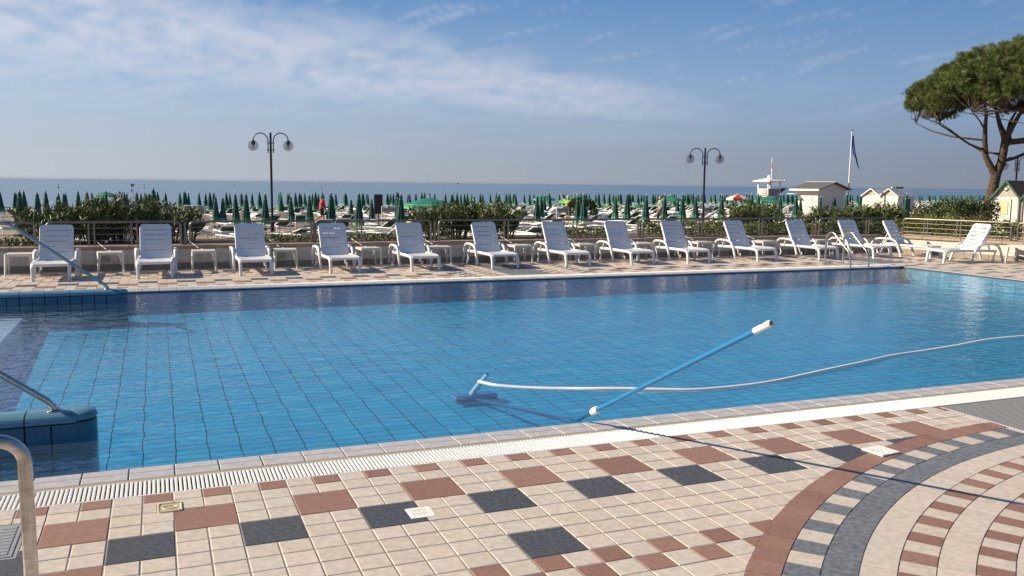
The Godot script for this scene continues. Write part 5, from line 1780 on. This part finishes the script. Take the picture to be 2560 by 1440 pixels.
func tower() -> void:
	var at := place(1914, 128)
	var o := thing("lifeguard_tower", "white lifeguard tower with small roof and mast near the sea", "tower", at, TURN)
	var y0 := 0.30 - at.y; var y1 := 1.42 - at.y; var y2 := 2.42 - at.y
	var W := 3.0; var D := 1.9
	var wt := m("trim_white")
	for x in [0.1, W - 0.1]:
		for z in [-0.1, -D + 0.1]:
			var l := MB.new(); l.rbox(Vector3(x, y2 * 0.5, z), Vector3(0.2, y2, 0.2), 0.02); part("post", l, wt, o)
	var fl := MB.new(); fl.rbox(Vector3(W * 0.5, y0, -D * 0.5), Vector3(W, 0.12, D), 0.02); part("floor", fl, wt, o)
	for z in [-0.04, -D + 0.04]:
		var p := MB.new(); p.rbox(Vector3(W * 0.5, (y0 + y1) * 0.5, z), Vector3(W - 0.05, y1 - y0, 0.06), 0.01); part("panel", p, m("hut_grey") if z > -0.1 else wt, o)  # the pool-side panel is greyed: its shade is put into the colour
	for x in [0.03, W - 0.03]:
		var p := MB.new(); p.rbox(Vector3(x, (y0 + y1) * 0.5, -D * 0.5), Vector3(0.06, y1 - y0, D - 0.05), 0.01); part("panel", p, wt, o)
	var sgn := MB.new(); sgn.rbox(Vector3(-0.02, y0 + 0.48, -0.62), Vector3(0.04, 0.85, 0.75), 0.01); var ps := part("sign", sgn, m("orange_red"), o)
	var sg2 := MB.new(); sg2.rbox(Vector3(-0.045, y0 + 0.62, -0.62), Vector3(0.02, 0.22, 0.42), 0.005); sg2.rbox(Vector3(-0.045, y0 + 0.30, -0.62), Vector3(0.02, 0.10, 0.5), 0.005); part("marking", sg2, m("trim_white"), ps)
	var rf := MB.new()
	var cx := W * 0.5; var cz := -D * 0.5
	var c := [Vector3(-0.5, y2, 0.5), Vector3(W + 0.5, y2, 0.5), Vector3(W + 0.5, y2, -D - 0.5), Vector3(-0.5, y2, -D - 0.5)]
	var pk := Vector3(cx, y2 + 0.62, cz)
	for k in 4:
		var up := Vector3(0, 0.14, 0)
		rf.tri(c[k] + up, c[(k + 1) % 4] + up, pk)
		rf.face(c[k], c[(k + 1) % 4], c[(k + 1) % 4] + up, c[k] + up)
	rf.face(c[3], c[2], c[1], c[0])
	part("roof", rf, wt, o)
	var ve := MB.new(); ve.rbox(Vector3(cx, y2 + 0.66, cz), Vector3(0.42, 0.5, 0.42), 0.03); part("ventilator", ve, wt, o)
	for q in [c[0], c[1], c[2]]:
		var kb := MB.new(); kb.rbox(q + Vector3(0, 0.2, 0) - (q - pk) * Vector3(0.06, 0, 0.06), Vector3(0.2, 0.24, 0.2), 0.04); part("finial", kb, wt, o)
	var ma := MB.new(); ma.tube([Vector3(1.35, y0, -0.5), Vector3(1.35, 5.85 - at.y, -0.5)], 0.07, 8); var pm := part("mast", ma, wt, o)
	var mb := MB.new(); mb.tube([Vector3(1.35, 4.4 - at.y, -0.5), Vector3(1.35, 5.2 - at.y, -0.5)], 0.074, 8); part("band", mb, m("orange_red"), pm)
	var wi := MB.new(); wi.rbox(Vector3(W + 0.5, y1 - 0.25, -0.2), Vector3(1.4, 0.10, 0.8), 0.02, Basis(Vector3(0, 0, 1), 0.45)); part("flap", wi, m("twig"), o)

func open_parasol(label: String, at: Vector3, r: float, top: float, red: bool) -> void:
	var o := thing("open_parasol", label, "parasol", at)
	var h := top - at.y
	var n := 8
	var lists := {}
	var drop := r * 0.30; var val := 0.17
	for k in n:
		var a0 := TAU * k / n + 0.2; var a1 := TAU * (k + 1) / n + 0.2
		var rows := [[0.05, h], [r * 0.55, h - drop * 0.42], [r * 0.86, h - drop * 0.83], [r * 0.90, h - drop * 0.88], [r, h - drop], [r * 0.995, h - drop - val * 0.45], [r * 0.99, h - drop - val * 0.62], [r * 0.99, h - drop - val]]
		for j in rows.size() - 1:
			var mt: Material
			if red: mt = m("canvas_red") if k % 2 == 0 else m("canvas_white")
			else: mt = m(["canvas_open", "canvas_open", "canvas_light", "canvas_open", "canvas_lime", "canvas_light", "canvas_lime"][j])
			if not lists.has(mt): lists[mt] = MB.new()
			var p: Array = rows[j]; var q: Array = rows[j + 1]
			var d0 := Vector3(cos(a0), 0, sin(a0)); var d1 := Vector3(cos(a1), 0, sin(a1))
			lists[mt].face(d0 * q[0] + Vector3(0, q[1], 0), d0 * p[0] + Vector3(0, p[1], 0), d1 * p[0] + Vector3(0, p[1], 0), d1 * q[0] + Vector3(0, q[1], 0))
	var l := []
	for k in lists: l.append([lists[k], k])
	put("canopy", meshes(l), o)
	var p := MB.new(); p.tube([Vector3(0, -0.2, 0), Vector3(0, h + 0.08, 0)], 0.022, 8); part("pole", p, m("pole_white"), o)
	var f := MB.new(); f.lathe([Vector2(0.06, 0), Vector2(0.05, 0.05), Vector2(0.03, 0.12), Vector2(0, 0.14)], 8, Transform3D(Basis.IDENTITY, Vector3(0, h, 0))); part("finial", f, m("finial_grey"), o)
	for k in n:
		var a := TAU * k / n + 0.2
		var rb := MB.new(); rb.tube([Vector3(0, h - 0.05, 0), Vector3(cos(a) * r * 0.98, h - drop - 0.02, sin(a) * r * 0.98)], 0.008, 4, false); part("rib", rb, m("pole_white"), o)

# ---------------------------------------------------------------- beach: closed umbrellas, beds
const CL := 1.37       # length of a furled canopy

func furled(seg: int, rows: int, h: float, sd: int, wide := 0.215) -> ArrayMesh:
	var f := FastNoiseLite.new(); f.seed = sd; f.frequency = 1.0
	var lists := {}
	var bands := [[0.0, 0.055, "canvas_lime"], [0.055, 0.075, "canvas_light"], [0.075, 0.135, "canvas_green"], [0.135, 0.15, "canvas_light"], [0.15, 0.19, "canvas_green"], [0.19, 0.203, "canvas_light"], [0.203, 0.83, "canvas_green"], [0.83, 0.842, "canvas_light"], [0.842, 0.97, "canvas_green"]]
	var pt := func(t: float, a: float) -> Vector3:
		var taper := lerpf(wide, 0.050, pow(t, 0.80)) if t < 0.93 else lerpf(0.058, 0.028, (t - 0.93) / 0.04)
		var lobes := 1.0 + 0.20 * (1.0 - t * 0.6) * cos(a * 8.0 + 1.2 * f.get_noise_2d(t * 2.0, 3.0) + t * 0.5) + 0.20 * (1.0 - t) * f.get_noise_2d(cos(a) * 1.5, sin(a) * 1.5 + t * 0.8)
		var dip := 0.035 * (1.0 - t) * cos(a * 8.0 + PI)
		return Vector3(cos(a) * taper * lobes, h - CL + CL * t + dip * (1.0 if t < 0.25 else 0.3), sin(a) * taper * lobes)
	for b in bands:
		var mt: Material = m(b[2])
		if not lists.has(mt): lists[mt] = MB.new()
		var n := maxi(1, int(rows * (b[1] - b[0])))
		lists[mt].sheet(n, seg, func(u, v): return pt.call(lerpf(b[0], b[1], u), TAU * v))
	var l := []
	for k in lists: l.append([lists[k], k])
	return meshes(l)

func build_beach() -> void:
	var fp := MB.new(); fp.lathe([Vector2(0.030, 0), Vector2(0.034, 0.03), Vector2(0.022, 0.055), Vector2(0.018, 0.09), Vector2(0, 0.10)], 8)
	var fin := mesh1(fp, m("finial_grey"))
	var pp := MB.new(); pp.tube([Vector3(0, -0.2, 0), Vector3(0, 0.85, 0)], 0.02, 6)
	var pole := mesh1(pp, m("pole_white"))
	var tp := MB.new(); tp.lathe([Vector2(0.0, 0.50), Vector2(0.24, 0.50), Vector2(0.25, 0.515), Vector2(0.25, 0.53), Vector2(0.0, 0.535)], 16)
	tp.lathe([Vector2(0.05, 0.43), Vector2(0.12, 0.5)], 10)
	var tray := mesh1(tp, m("tray_green"))
	var cans := []
	for k in 4: cans.append(furled(32, 18, 2.06, 100 + k))
	# those that stand out, by bearing and the height of their tips in view
	var front := [[49, 472, 31], [118, 475, 37], [96, 479, 41], [147, 487, 47], [163, 480, 50], [222, 476, 42], [345, 477, 44], [389, 465, 31.5], [366, 481, 50], [375, 479, 46], [540, 487, 46], [557, 489, 46], [590, 480, 40.5], [616, 480, 40], [662, 479, 39], [702, 484, 60], [729, 486, 47], [774, 482, 43.5], [825, 479, 40], [831, 486, 52], [876, 494, 54], [895, 477, 37.5], [929, 492, 52], [992, 491, 50], [1000, 479, 36], [1181, 485, 50], [1243, 485, 52],
		[1340, 484, 46.5], [1351, 484, 56], [1359, 485, 60], [1442, 485, 46], [1457, 480, 43], [1536, 484, 53], [1565, 479, 45.5], [1611, 480, 41.5], [1657, 481, 47.5], [1690, 489, 56], [1702, 479, 44.5], [1735, 484, 49.5], [1799, 481, 46.5], [1876, 479, 46], [1892, 478, 50], [1944, 480, 48.5], [1986, 479, 45.5], [1996, 490, 62], [2045, 486, 58], [2082, 489, 66], [2109, 480, 52], [2145, 484, 50.5], [2257, 478, 41.5]]
	var n_front := 0
	for q in front:
		var at := place(q[0], q[2])
		var tip: float = 1.698 - (q[1] - (447.0 + 0.0093 * q[0])) * q[2] / 2194.5
		at.y = tip - 2.14
		var o := thing("closed_umbrella", "closed green striped beach umbrella among the nearer ones, %s from the left" % ORD[n_front], "umbrella", at, rng.randf() * TAU, "closed green umbrellas on the beach")
		n_front += 1
		put("canopy", cans[rng.randi_range(0, 3)], o)
		put("pole", pole, o)
		put("finial", fin, o, Vector3(0, 2.03, 0))
		if q[2] < 50: put("tray", tray, o)
		o.rotation.x = rng.randf_range(-0.02, 0.02); o.rotation.z = rng.randf_range(-0.02, 0.02)
	# the rows towards the sea
	var far_me := []
	for k in 3:
		var me: ArrayMesh = furled(16, 10, 2.06, 200 + k, 0.25)
		var p2 := MB.new(); p2.tube([Vector3(0, -0.2, 0), Vector3(0, 0.8, 0)], 0.022, 5); p2.into(me, m("pole_white"))
		var f2 := MB.new(); f2.lathe([Vector2(0.034, 2.02), Vector2(0.036, 2.06), Vector2(0.02, 2.12), Vector2(0, 2.14)], 6); f2.into(me, m("finial_grey"))
		far_me.append(me)
	var spots := []
	for row in 8:
		var s := 60.0 + row * 5.6
		var e := -45.0
		while e < 235.0:
			e += 3.25
			if rng.randf() < 0.13: continue
			var p := on_beach(s + rng.randf_range(-0.4, 0.4), e + rng.randf_range(-0.5, 0.5))
			var fwd := p.x * 0.375 - p.z * 0.927
			var side := p.x * 0.927 + p.z * 0.375
			var u := 1280.0 + 2194.5 * side / fwd
			if u < -30 or u > 2475: continue
			if u > 1990 and u < 2110 and row < 2: continue
			if u > 2140 and u < 2290 and row < 3: continue
			if u > 2270 and row < 4: continue
			if row < 3 and rng.randf() < 0.35: continue
			spots.append([fwd, p, row])
	spots.sort_custom(func(a, b): return a[0] < b[0])
	var rest := []
	for k in spots.size():
		var p: Vector3 = spots[k][1]
		if k < 249:
			var o := put("far_closed_umbrella", far_me[rng.randi_range(0, 2)], self, p)
			tag(o, "small closed green beach umbrella in the far rows near the sea", "umbrella", "closed green umbrellas on the beach")
			o.rotation = Vector3(rng.randf_range(-0.03, 0.03), rng.randf() * TAU, rng.randf_range(-0.03, 0.03))
		else: rest.append(p)
	if not rest.is_empty():
		var mm := MultiMesh.new(); mm.transform_format = MultiMesh.TRANSFORM_3D; mm.mesh = far_me[0]; mm.instance_count = rest.size()
		for k in rest.size(): mm.set_instance_transform(k, Transform3D(Basis(Vector3.UP, rng.randf() * TAU), rest[k]))
		var mo := MultiMeshInstance3D.new(); mo.multimesh = mm; mo.name = "farthest_umbrellas"; add_child(mo); mo.set_meta("kind", "stuff")
		tag(mo, "closed green umbrellas in the very last rows by the sea", "umbrellas")
	# beds: white frame, green sling, some with the head raised
	var bed_me := []
	for k in 3:
		var fr := MB.new()
		for s in [-0.31, 0.31]:
			fr.tube([Vector3(s, 0.33, -0.95), Vector3(s, 0.33, 0.95)], 0.028, 5)
			for z in [-0.72, 0.72]: fr.tube([Vector3(s, 0.32, z), Vector3(s * 1.02, 0.0, z * 1.05)], 0.022, 4)
		for z in [-0.95, 0.95]: fr.tube([Vector3(-0.31, 0.33, z), Vector3(0.31, 0.33, z)], 0.028, 5)
		var sl := MB.new()
		var lift: float = [0.0, 0.42, 0.22][k]
		sl.sheet(2, 8, func(u, v):
			var z := lerpf(0.9, -0.9, v)
			var y := 0.325 - 0.03 * sin(PI * v) + (lift * smoothstep(0.62, 1.0, v))
			return Vector3(lerpf(-0.29, 0.29, u), y, z))
		if lift > 0.0:
			for s in [-0.3, 0.3]: fr.tube([Vector3(s, 0.33, -0.22), Vector3(s, 0.33 + lift, -0.92)], 0.022, 4)
			fr.tube([Vector3(-0.3, 0.33 + lift, -0.92), Vector3(0.3, 0.33 + lift, -0.92)], 0.024, 4)
		bed_me.append([fr, sl])
	var bspots := []
	for row in 16:
		var s := 25.5 + row * 4.6
		var e := -40.0
		while e < 200.0:
			e += 1.55 if rng.randf() < 0.6 else 2.2
			var p := on_beach(s + rng.randf_range(-0.7, 0.7), e)
			if p.z > -28.5: continue
			var fwd := p.x * 0.375 - p.z * 0.927
			var u := 1280.0 + 2194.5 * (p.x * 0.927 + p.z * 0.375) / fwd
			if u < -60 or u > 2345: continue
			if u > 1990 and fwd > 60 and fwd < 76: continue
			if u > 2120 and fwd < 84: continue
			if u < 900 and rng.randf() < 0.25: continue
			bspots.append([fwd, p])
	bspots.sort_custom(func(a, b): return a[0] < b[0])
	var kinds := []
	for k in 3: kinds.append(meshes([[bed_me[k][0], m("bed_white")], [bed_me[k][1], m("bed_green")]]))
	var white := meshes([[bed_me[1][0], m("bed_white")], [bed_me[1][1], m("bed_white")]])
	kinds.append(white)
	var bx := []
	for k in bspots.size():
		var p: Vector3 = bspots[k][1]
		var t := TURN + PI + rng.randf_range(-0.35, 0.35) + (PI * 0.5 if rng.randf() < 0.2 else 0.0)
		if k < 296:
			if k < 90:
				var q := rng.randi_range(0, 2)
				var o := thing("beach_bed", "low white-framed beach bed with green sling among the nearer rows", "beach bed", p, t, "beds on the sand")
				part("frame", bed_me[q][0], m("bed_white"), o)
				part("sling", bed_me[q][1], m("bed_green") if rng.randf() < 0.75 else m("bed_white"), o)
			else:
				var o := put("far_beach_bed", kinds[rng.randi_range(0, 3)], self, p)
				o.rotation.y = t
				tag(o, "small white-framed beach bed in the middle rows on the sand", "beach bed", "beds on the sand")
		else: bx.append(Transform3D(Basis(Vector3.UP, t), p))
	if not bx.is_empty():
		var mm := MultiMesh.new(); mm.transform_format = MultiMesh.TRANSFORM_3D; mm.mesh = kinds[1]; mm.instance_count = bx.size()
		for k in bx.size(): mm.set_instance_transform(k, bx[k])
		var mo := MultiMeshInstance3D.new(); mo.multimesh = mm; mo.name = "farthest_beds"; add_child(mo); mo.set_meta("kind", "stuff")
		tag(mo, "white-framed beds of the rows nearest the sea", "beds")

# ---------------------------------------------------------------- people: one smooth skin over a skeleton of tapered capsules
func body(bones: Array, cell: float, fat := 0.0, k := 0.035) -> MB:
	var lo := Vector3.ONE * 1e9; var hi := Vector3.ONE * -1e9
	for b in bones:
		for e in 2:
			var r: float = b[2 + e] + fat + k + cell * 2
			lo = lo.min(b[e] - Vector3.ONE * r); hi = hi.max(b[e] + Vector3.ONE * r)
	var n := Vector3i(((hi - lo) / cell).ceil()) + Vector3i.ONE
	var f := PackedFloat32Array(); f.resize(n.x * n.y * n.z); f.fill(1.0)
	for b in bones:
		var pa: Vector3 = b[0]; var pb: Vector3 = b[1]
		var ra: float = b[2] + fat; var rb: float = b[3] + fat
		var mr := maxf(ra, rb) + k + cell * 2
		var l := Vector3i(((pa.min(pb) - Vector3.ONE * mr - lo) / cell).floor()).clamp(Vector3i.ZERO, n - Vector3i.ONE)
		var h := Vector3i(((pa.max(pb) + Vector3.ONE * mr - lo) / cell).ceil()).clamp(Vector3i.ZERO, n - Vector3i.ONE)
		var ab := pb - pa
		var den := maxf(ab.length_squared(), 1e-9)
		for z in range(l.z, h.z + 1):
			for y in range(l.y, h.y + 1):
				for x in range(l.x, h.x + 1):
					var p := lo + Vector3(x, y, z) * cell
					var t := clampf((p - pa).dot(ab) / den, 0.0, 1.0)
					var d := (p - pa - ab * t).length() - lerpf(ra, rb, t)
					var i := (z * n.y + y) * n.x + x
					var g := f[i]
					var q := maxf(k - absf(d - g), 0.0) / k
					f[i] = minf(d, g) - q * q * k * 0.25
	var out := MB.new()
	var at := {}
	for z in n.z - 1:
		for y in n.y - 1:
			for x in n.x - 1:
				var i := (z * n.y + y) * n.x + x
				var c := [f[i], f[i + 1], f[i + n.x], f[i + n.x + 1], f[i + n.x * n.y], f[i + n.x * n.y + 1], f[i + n.x * n.y + n.x], f[i + n.x * n.y + n.x + 1]]
				var neg := 0
				for v in c: if v < 0.0: neg += 1
				if neg == 0 or neg == 8: continue
				var sum := Vector3.ZERO; var cnt := 0
				for e in [[0, 1], [2, 3], [4, 5], [6, 7], [0, 2], [1, 3], [4, 6], [5, 7], [0, 4], [1, 5], [2, 6], [3, 7]]:
					var a: float = c[e[0]]; var b2: float = c[e[1]]
					if (a < 0.0) != (b2 < 0.0):
						var t := a / (a - b2)
						sum += Vector3(e[0] & 1, (e[0] >> 1) & 1, e[0] >> 2).lerp(Vector3(e[1] & 1, (e[1] >> 1) & 1, e[1] >> 2), t); cnt += 1
				at[i] = out.v.size()
				out.v.append(lo + (Vector3(x, y, z) + sum / cnt) * cell)
				out.n.append(Vector3(c[1] + c[3] + c[5] + c[7] - c[0] - c[2] - c[4] - c[6], c[2] + c[3] + c[6] + c[7] - c[0] - c[1] - c[4] - c[5], c[4] + c[5] + c[6] + c[7] - c[0] - c[1] - c[2] - c[3]).normalized())
	var st := [1, n.x, n.x * n.y]
	for i in at:
		var a0: bool = f[i] < 0.0
		for ax in 3:
			var b0: bool = f[i + st[ax]] < 0.0
			if a0 == b0: continue
			var u: int = st[(ax + 1) % 3]; var w: int = st[(ax + 2) % 3]
			if not (at.has(i - u) and at.has(i - w) and at.has(i - u - w)): continue
			var q := [at[i], at[i - u], at[i - u - w], at[i - w]]
			if a0: out.idx.append_array(PackedInt32Array([q[0], q[2], q[1], q[0], q[3], q[2]]))
			else: out.idx.append_array(PackedInt32Array([q[0], q[1], q[2], q[0], q[2], q[3]]))
	return out

func limb(a: Vector3, b: Vector3, ra: float, rb: float) -> Array: return [a, b, ra, rb]

func hand(w: Vector3, d: Vector3, side: Vector3) -> Array:      # palm, four fingers, thumb
	var o := [limb(w, w + d * 0.08, 0.026, 0.030)]
	for k in 4:
		var r := w + d * 0.08 + side * (k - 1.5) * 0.017
		o.append(limb(r, r + d * (0.085 - absf(k - 1.3) * 0.012) - side.cross(d) * 0.02, 0.010, 0.008))
	o.append(limb(w + d * 0.02 + side * 0.02, w + d * 0.07 + side * 0.055, 0.012, 0.009))
	return o

func person(label: String, at: Vector3, turn: float, J: Dictionary, clothes: Array, hair: Material, sc := 1.0) -> void:
	# J: joints in metres with +z the way the person faces
	var o := thing("person", label, "person", at, turn)
	o.scale = Vector3.ONE * sc
	var B := []
	B.append(limb(J.hip + Vector3(-0.07, 0, 0), J.hip + Vector3(0.07, 0, 0), 0.105, 0.105))
	B.append(limb(J.hip, J.waist, 0.115, 0.105)); B.append(limb(J.waist, J.chest, 0.11, 0.13))
	B.append(limb(J.chest + Vector3(-0.06, 0, 0), J.chest + Vector3(0.06, 0, 0), 0.125, 0.125))
	B.append(limb(J.neck, J.head, 0.055, 0.055))
	B.append(limb(J.head + Vector3(0, 0.015, -0.012), J.head + Vector3(0, 0.085, -0.01), 0.076, 0.088))
	B.append(limb(J.head + Vector3(0, -0.045, 0.035), J.head + Vector3(0, 0.01, 0.025), 0.045, 0.06))
	B.append(limb(J.head + Vector3(0, 0.035, 0.085), J.head + Vector3(0, 0.0, 0.105), 0.012, 0.017))
	for s in ["l", "r"]:
		var sx := -1.0 if s == "l" else 1.0
		B.append(limb(J.head + Vector3(sx * 0.082, 0.03, -0.01), J.head + Vector3(sx * 0.088, 0.0, -0.01), 0.018, 0.014))
		B.append(limb(J.chest + Vector3(sx * 0.06, 0.05, 0), J["sh" + s], 0.085, 0.062))
		B.append(limb(J["sh" + s], J["el" + s], 0.055, 0.042)); B.append(limb(J["el" + s], J["wr" + s], 0.042, 0.028))
		var hd: Vector3 = (J["wr" + s] - J["el" + s]).normalized()
		B.append_array(hand(J["wr" + s], hd, hd.cross(Vector3(sx, 0.2, 0)).normalized()))
		B.append(limb(J.hip + Vector3(sx * 0.09, -0.02, 0), J["kn" + s], 0.095, 0.062)); B.append(limb(J["kn" + s], J["kn" + s].lerp(J["an" + s], 0.35), 0.058, 0.060)); B.append(limb(J["kn" + s].lerp(J["an" + s], 0.35), J["an" + s], 0.060, 0.036))
		var td: Vector3 = J.get("toe" + s, Vector3(0, -0.05, 0.16))
		B.append(limb(J["an" + s] + Vector3(0, -0.02, -0.03), J["an" + s] + td, 0.042, 0.030))
	part("body", body(B, 0.017), m("skin"), o)
	for c in clothes: part(c[0], body(c[2].call(J), 0.018, 0.016), m(c[1]), o)
	var hb := [limb(J.head + Vector3(0, 0.075, -0.03), J.head + Vector3(0, 0.105, -0.005), 0.092, 0.085), limb(J.head + Vector3(0, 0.0, -0.055), J.head + Vector3(0, 0.07, -0.045), 0.06, 0.08)]
	part("hair", body(hb, 0.014), hair, o)
	var fb := MB.new()
	for sx in [-1.0, 1.0]: fb.rbox(J.head + Vector3(sx * 0.032, 0.035, 0.083), Vector3(0.022, 0.010, 0.010), 0.003)
	fb.rbox(J.head + Vector3(0, -0.045, 0.082), Vector3(0.045, 0.008, 0.010), 0.003)
	part("face", fb, m("cloth_dark"), o)

func top_bones(J: Dictionary, sleeve: float) -> Array:
	var B := [limb(J.hip + Vector3(-0.05, 0.02, 0), J.hip + Vector3(0.05, 0.02, 0), 0.115, 0.115), limb(J.hip, J.waist, 0.12, 0.11), limb(J.waist, J.chest, 0.115, 0.135), limb(J.chest + Vector3(-0.06, 0, 0), J.chest + Vector3(0.06, 0, 0), 0.13, 0.13)]
	for s in ["l", "r"]:
		var sx := -1.0 if s == "l" else 1.0
		B.append(limb(J.chest + Vector3(sx * 0.06, 0.05, 0), J["sh" + s], 0.088, 0.068))
		if sleeve <= 1.0: B.append(limb(J["sh" + s], J["sh" + s].lerp(J["el" + s], sleeve), 0.062, 0.056))
		else:
			B.append(limb(J["sh" + s], J["el" + s], 0.062, 0.052)); B.append(limb(J["el" + s], J["el" + s].lerp(J["wr" + s], sleeve - 1.0), 0.052, 0.04))
	return B

func leg_bones(J: Dictionary, far: float) -> Array:
	var B := [limb(J.hip + Vector3(-0.07, 0, 0), J.hip + Vector3(0.07, 0, 0), 0.115, 0.115)]
	for s in ["l", "r"]:
		var sx := -1.0 if s == "l" else 1.0
		var a: Vector3 = J.hip + Vector3(sx * 0.09, -0.02, 0)
		if far <= 1.0: B.append(limb(a, a.lerp(J["kn" + s], far), 0.105, 0.088))
		else:
			B.append(limb(a, J["kn" + s], 0.105, 0.075)); B.append(limb(J["kn" + s], J["kn" + s].lerp(J["an" + s], far - 1.0), 0.072, 0.052))
	return B

func build_people() -> void:
	var V := func(x, y, z): return Vector3(x, y, z)
	# running to the right, in a red shirt
	var J := {"hip": V.call(0, 0.93, 0), "waist": V.call(0, 1.08, 0.02), "chest": V.call(0, 1.28, 0.05), "neck": V.call(0, 1.43, 0.07), "head": V.call(0, 1.57, 0.11),
		"shl": V.call(-0.18, 1.39, 0.05), "ell": V.call(-0.23, 1.13, -0.06), "wrl": V.call(-0.20, 1.00, 0.12), "shr": V.call(0.18, 1.39, 0.05), "elr": V.call(0.22, 1.12, 0.02), "wrr": V.call(0.19, 0.98, 0.20),
		"knl": V.call(-0.09, 0.55, -0.02), "anl": V.call(-0.09, 0.30, -0.42), "toel": V.call(0, -0.13, -0.06), "knr": V.call(0.09, 0.52, 0.14), "anr": V.call(0.09, 0.09, 0.06)}
	var a := place(803, 51.5)
	person("person in red shirt, black shorts and dark cap running to the right", a + Vector3(0, 0.02, 0), deg_to_rad(90), J, [["shirt", "shirt_red", func(q): return top_bones(q, 0.75)], ["shorts", "cloth_dark", func(q): return leg_bones(q, 0.55)]], m("cloth_dark"))
	# arms raised under the parasol, seen from behind
	J = {"hip": V.call(0, 0.93, 0), "waist": V.call(0, 1.08, 0), "chest": V.call(0.01, 1.28, 0.01), "neck": V.call(0.02, 1.43, 0.02), "head": V.call(0.02, 1.57, 0.03),
		"shl": V.call(-0.17, 1.41, 0.02), "ell": V.call(-0.30, 1.58, 0.12), "wrl": V.call(-0.34, 1.80, 0.2), "shr": V.call(0.20, 1.40, 0.02), "elr": V.call(0.36, 1.55, 0.10), "wrr": V.call(0.48, 1.76, 0.16),
		"knl": V.call(-0.10, 0.50, 0.02), "anl": V.call(-0.10, 0.08, 0), "knr": V.call(0.10, 0.50, 0.02), "anr": V.call(0.11, 0.08, 0)}
	person("person in lime top and dark vest raising both arms under a green parasol", place(1418, 57), deg_to_rad(150), J, [["shirt", "shirt_lime", func(q): return top_bones(q, 0.35)], ["shorts", "cloth_dark", func(q): return leg_bones(q, 0.4)]], m("shirt_lime"))
	# walking away, in a grey hooded top
	J = {"hip": V.call(0, 0.93, 0), "waist": V.call(0, 1.08, 0.01), "chest": V.call(0, 1.28, 0.03), "neck": V.call(0, 1.43, 0.04), "head": V.call(0, 1.57, 0.06),
		"shl": V.call(-0.18, 1.39, 0.02), "ell": V.call(-0.22, 1.12, -0.04), "wrl": V.call(-0.21, 0.90, 0.08), "shr": V.call(0.18, 1.39, 0.02), "elr": V.call(0.22, 1.12, 0.0), "wrr": V.call(0.21, 0.90, 0.12),
		"knl": V.call(-0.09, 0.50, 0.12), "anl": V.call(-0.09, 0.10, 0.10), "knr": V.call(0.09, 0.50, -0.02), "anr": V.call(0.09, 0.12, -0.22)}
	person("person in grey hooded jacket and dark trousers walking between closed umbrellas", place(1648, 55), deg_to_rad(-100), J, [["jacket", "hood_grey", func(q): return top_bones(q, 1.9)], ["trousers", "cloth_dark", func(q): return leg_bones(q, 1.9)]], m("hood_grey"))
	# sitting on a bed beyond the hedge, hand to the head
	J = {"hip": V.call(0, 0.45, 0), "waist": V.call(0, 0.60, -0.01), "chest": V.call(0, 0.80, 0.02), "neck": V.call(0, 0.95, 0.04), "head": V.call(0, 1.09, 0.07),
		"shl": V.call(-0.17, 0.91, 0.02), "ell": V.call(-0.34, 0.86, 0.12), "wrl": V.call(-0.19, 1.03, 0.16), "shr": V.call(0.17, 0.91, 0.02), "elr": V.call(0.27, 0.68, 0.02), "wrr": V.call(0.30, 0.48, 0.06),
		"knl": V.call(-0.12, 0.46, 0.42), "anl": V.call(-0.12, 0.08, 0.44), "knr": V.call(0.12, 0.46, 0.42), "anr": V.call(0.12, 0.08, 0.44)}
	var sp := place(2293, 66); sp.y = 1.698 - (498 - 468.3) * 66.0 / 2194.5 - 1.28
	person("person in pale pink shirt and red shorts sitting, one hand to the head", sp, deg_to_rad(200), J, [["shirt", "shirt_pink", func(q): return top_bones(q, 0.6)], ["shorts", "shirt_red", func(q): return leg_bones(q, 0.6)]], m("hair_dark"))
	var bd := thing("beach_bed", "white bed beyond the low hedge under the seated person", "beach bed", sp, 0.2)
	var b1 := MB.new(); b1.rbox(Vector3(0.4, 0.33, 0.05), Vector3(2.3, 0.09, 0.75), 0.02); part("frame", b1, m("bed_white"), bd)
	var b2 := MB.new()
	for x in [-0.6, 1.4]:
		for z in [-0.25, 0.35]: b2.tube([Vector3(x, -0.4, z), Vector3(x, 0.33, z)], 0.03, 5)
	part("leg", b2, m("bed_white"), bd)
	var rg := tag(put("bag", mesh1(bag(), m("canvas_red")), self, sp + Vector3(0.75, 0.40, 0.30)), "dark red bag lying on the white bed right of the seated person", "bag")
	rg.rotation.y = 0.3
	var tw := thing("towel", "orange towel hung up beside a closed umbrella right of the red parasol", "towel", place(1931, 62))
	var t1 := MB.new(); t1.sheet(6, 8, func(u, v): return Vector3(lerpf(-0.14, 0.16, u), lerpf(1.25, 0.62, v), 0.03 * sin(u * 8.0) + 0.02 * v)); part("cloth", t1, m("towel_orange"), tw)
	var t2 := MB.new(); t2.tube([Vector3(0, -0.1, -0.03), Vector3(0, 1.27, -0.03)], 0.015, 5); part("stand", t2, m("pole_white"), tw)

func bag() -> MB:
	var b := MB.new()
	b.rbox(Vector3(0, 0.12, 0), Vector3(0.34, 0.24, 0.18), 0.05)
	b.tube([Vector3(-0.1, 0.22, 0), Vector3(-0.06, 0.33, 0), Vector3(0.06, 0.33, 0), Vector3(0.1, 0.22, 0)], 0.012, 5)
	return b
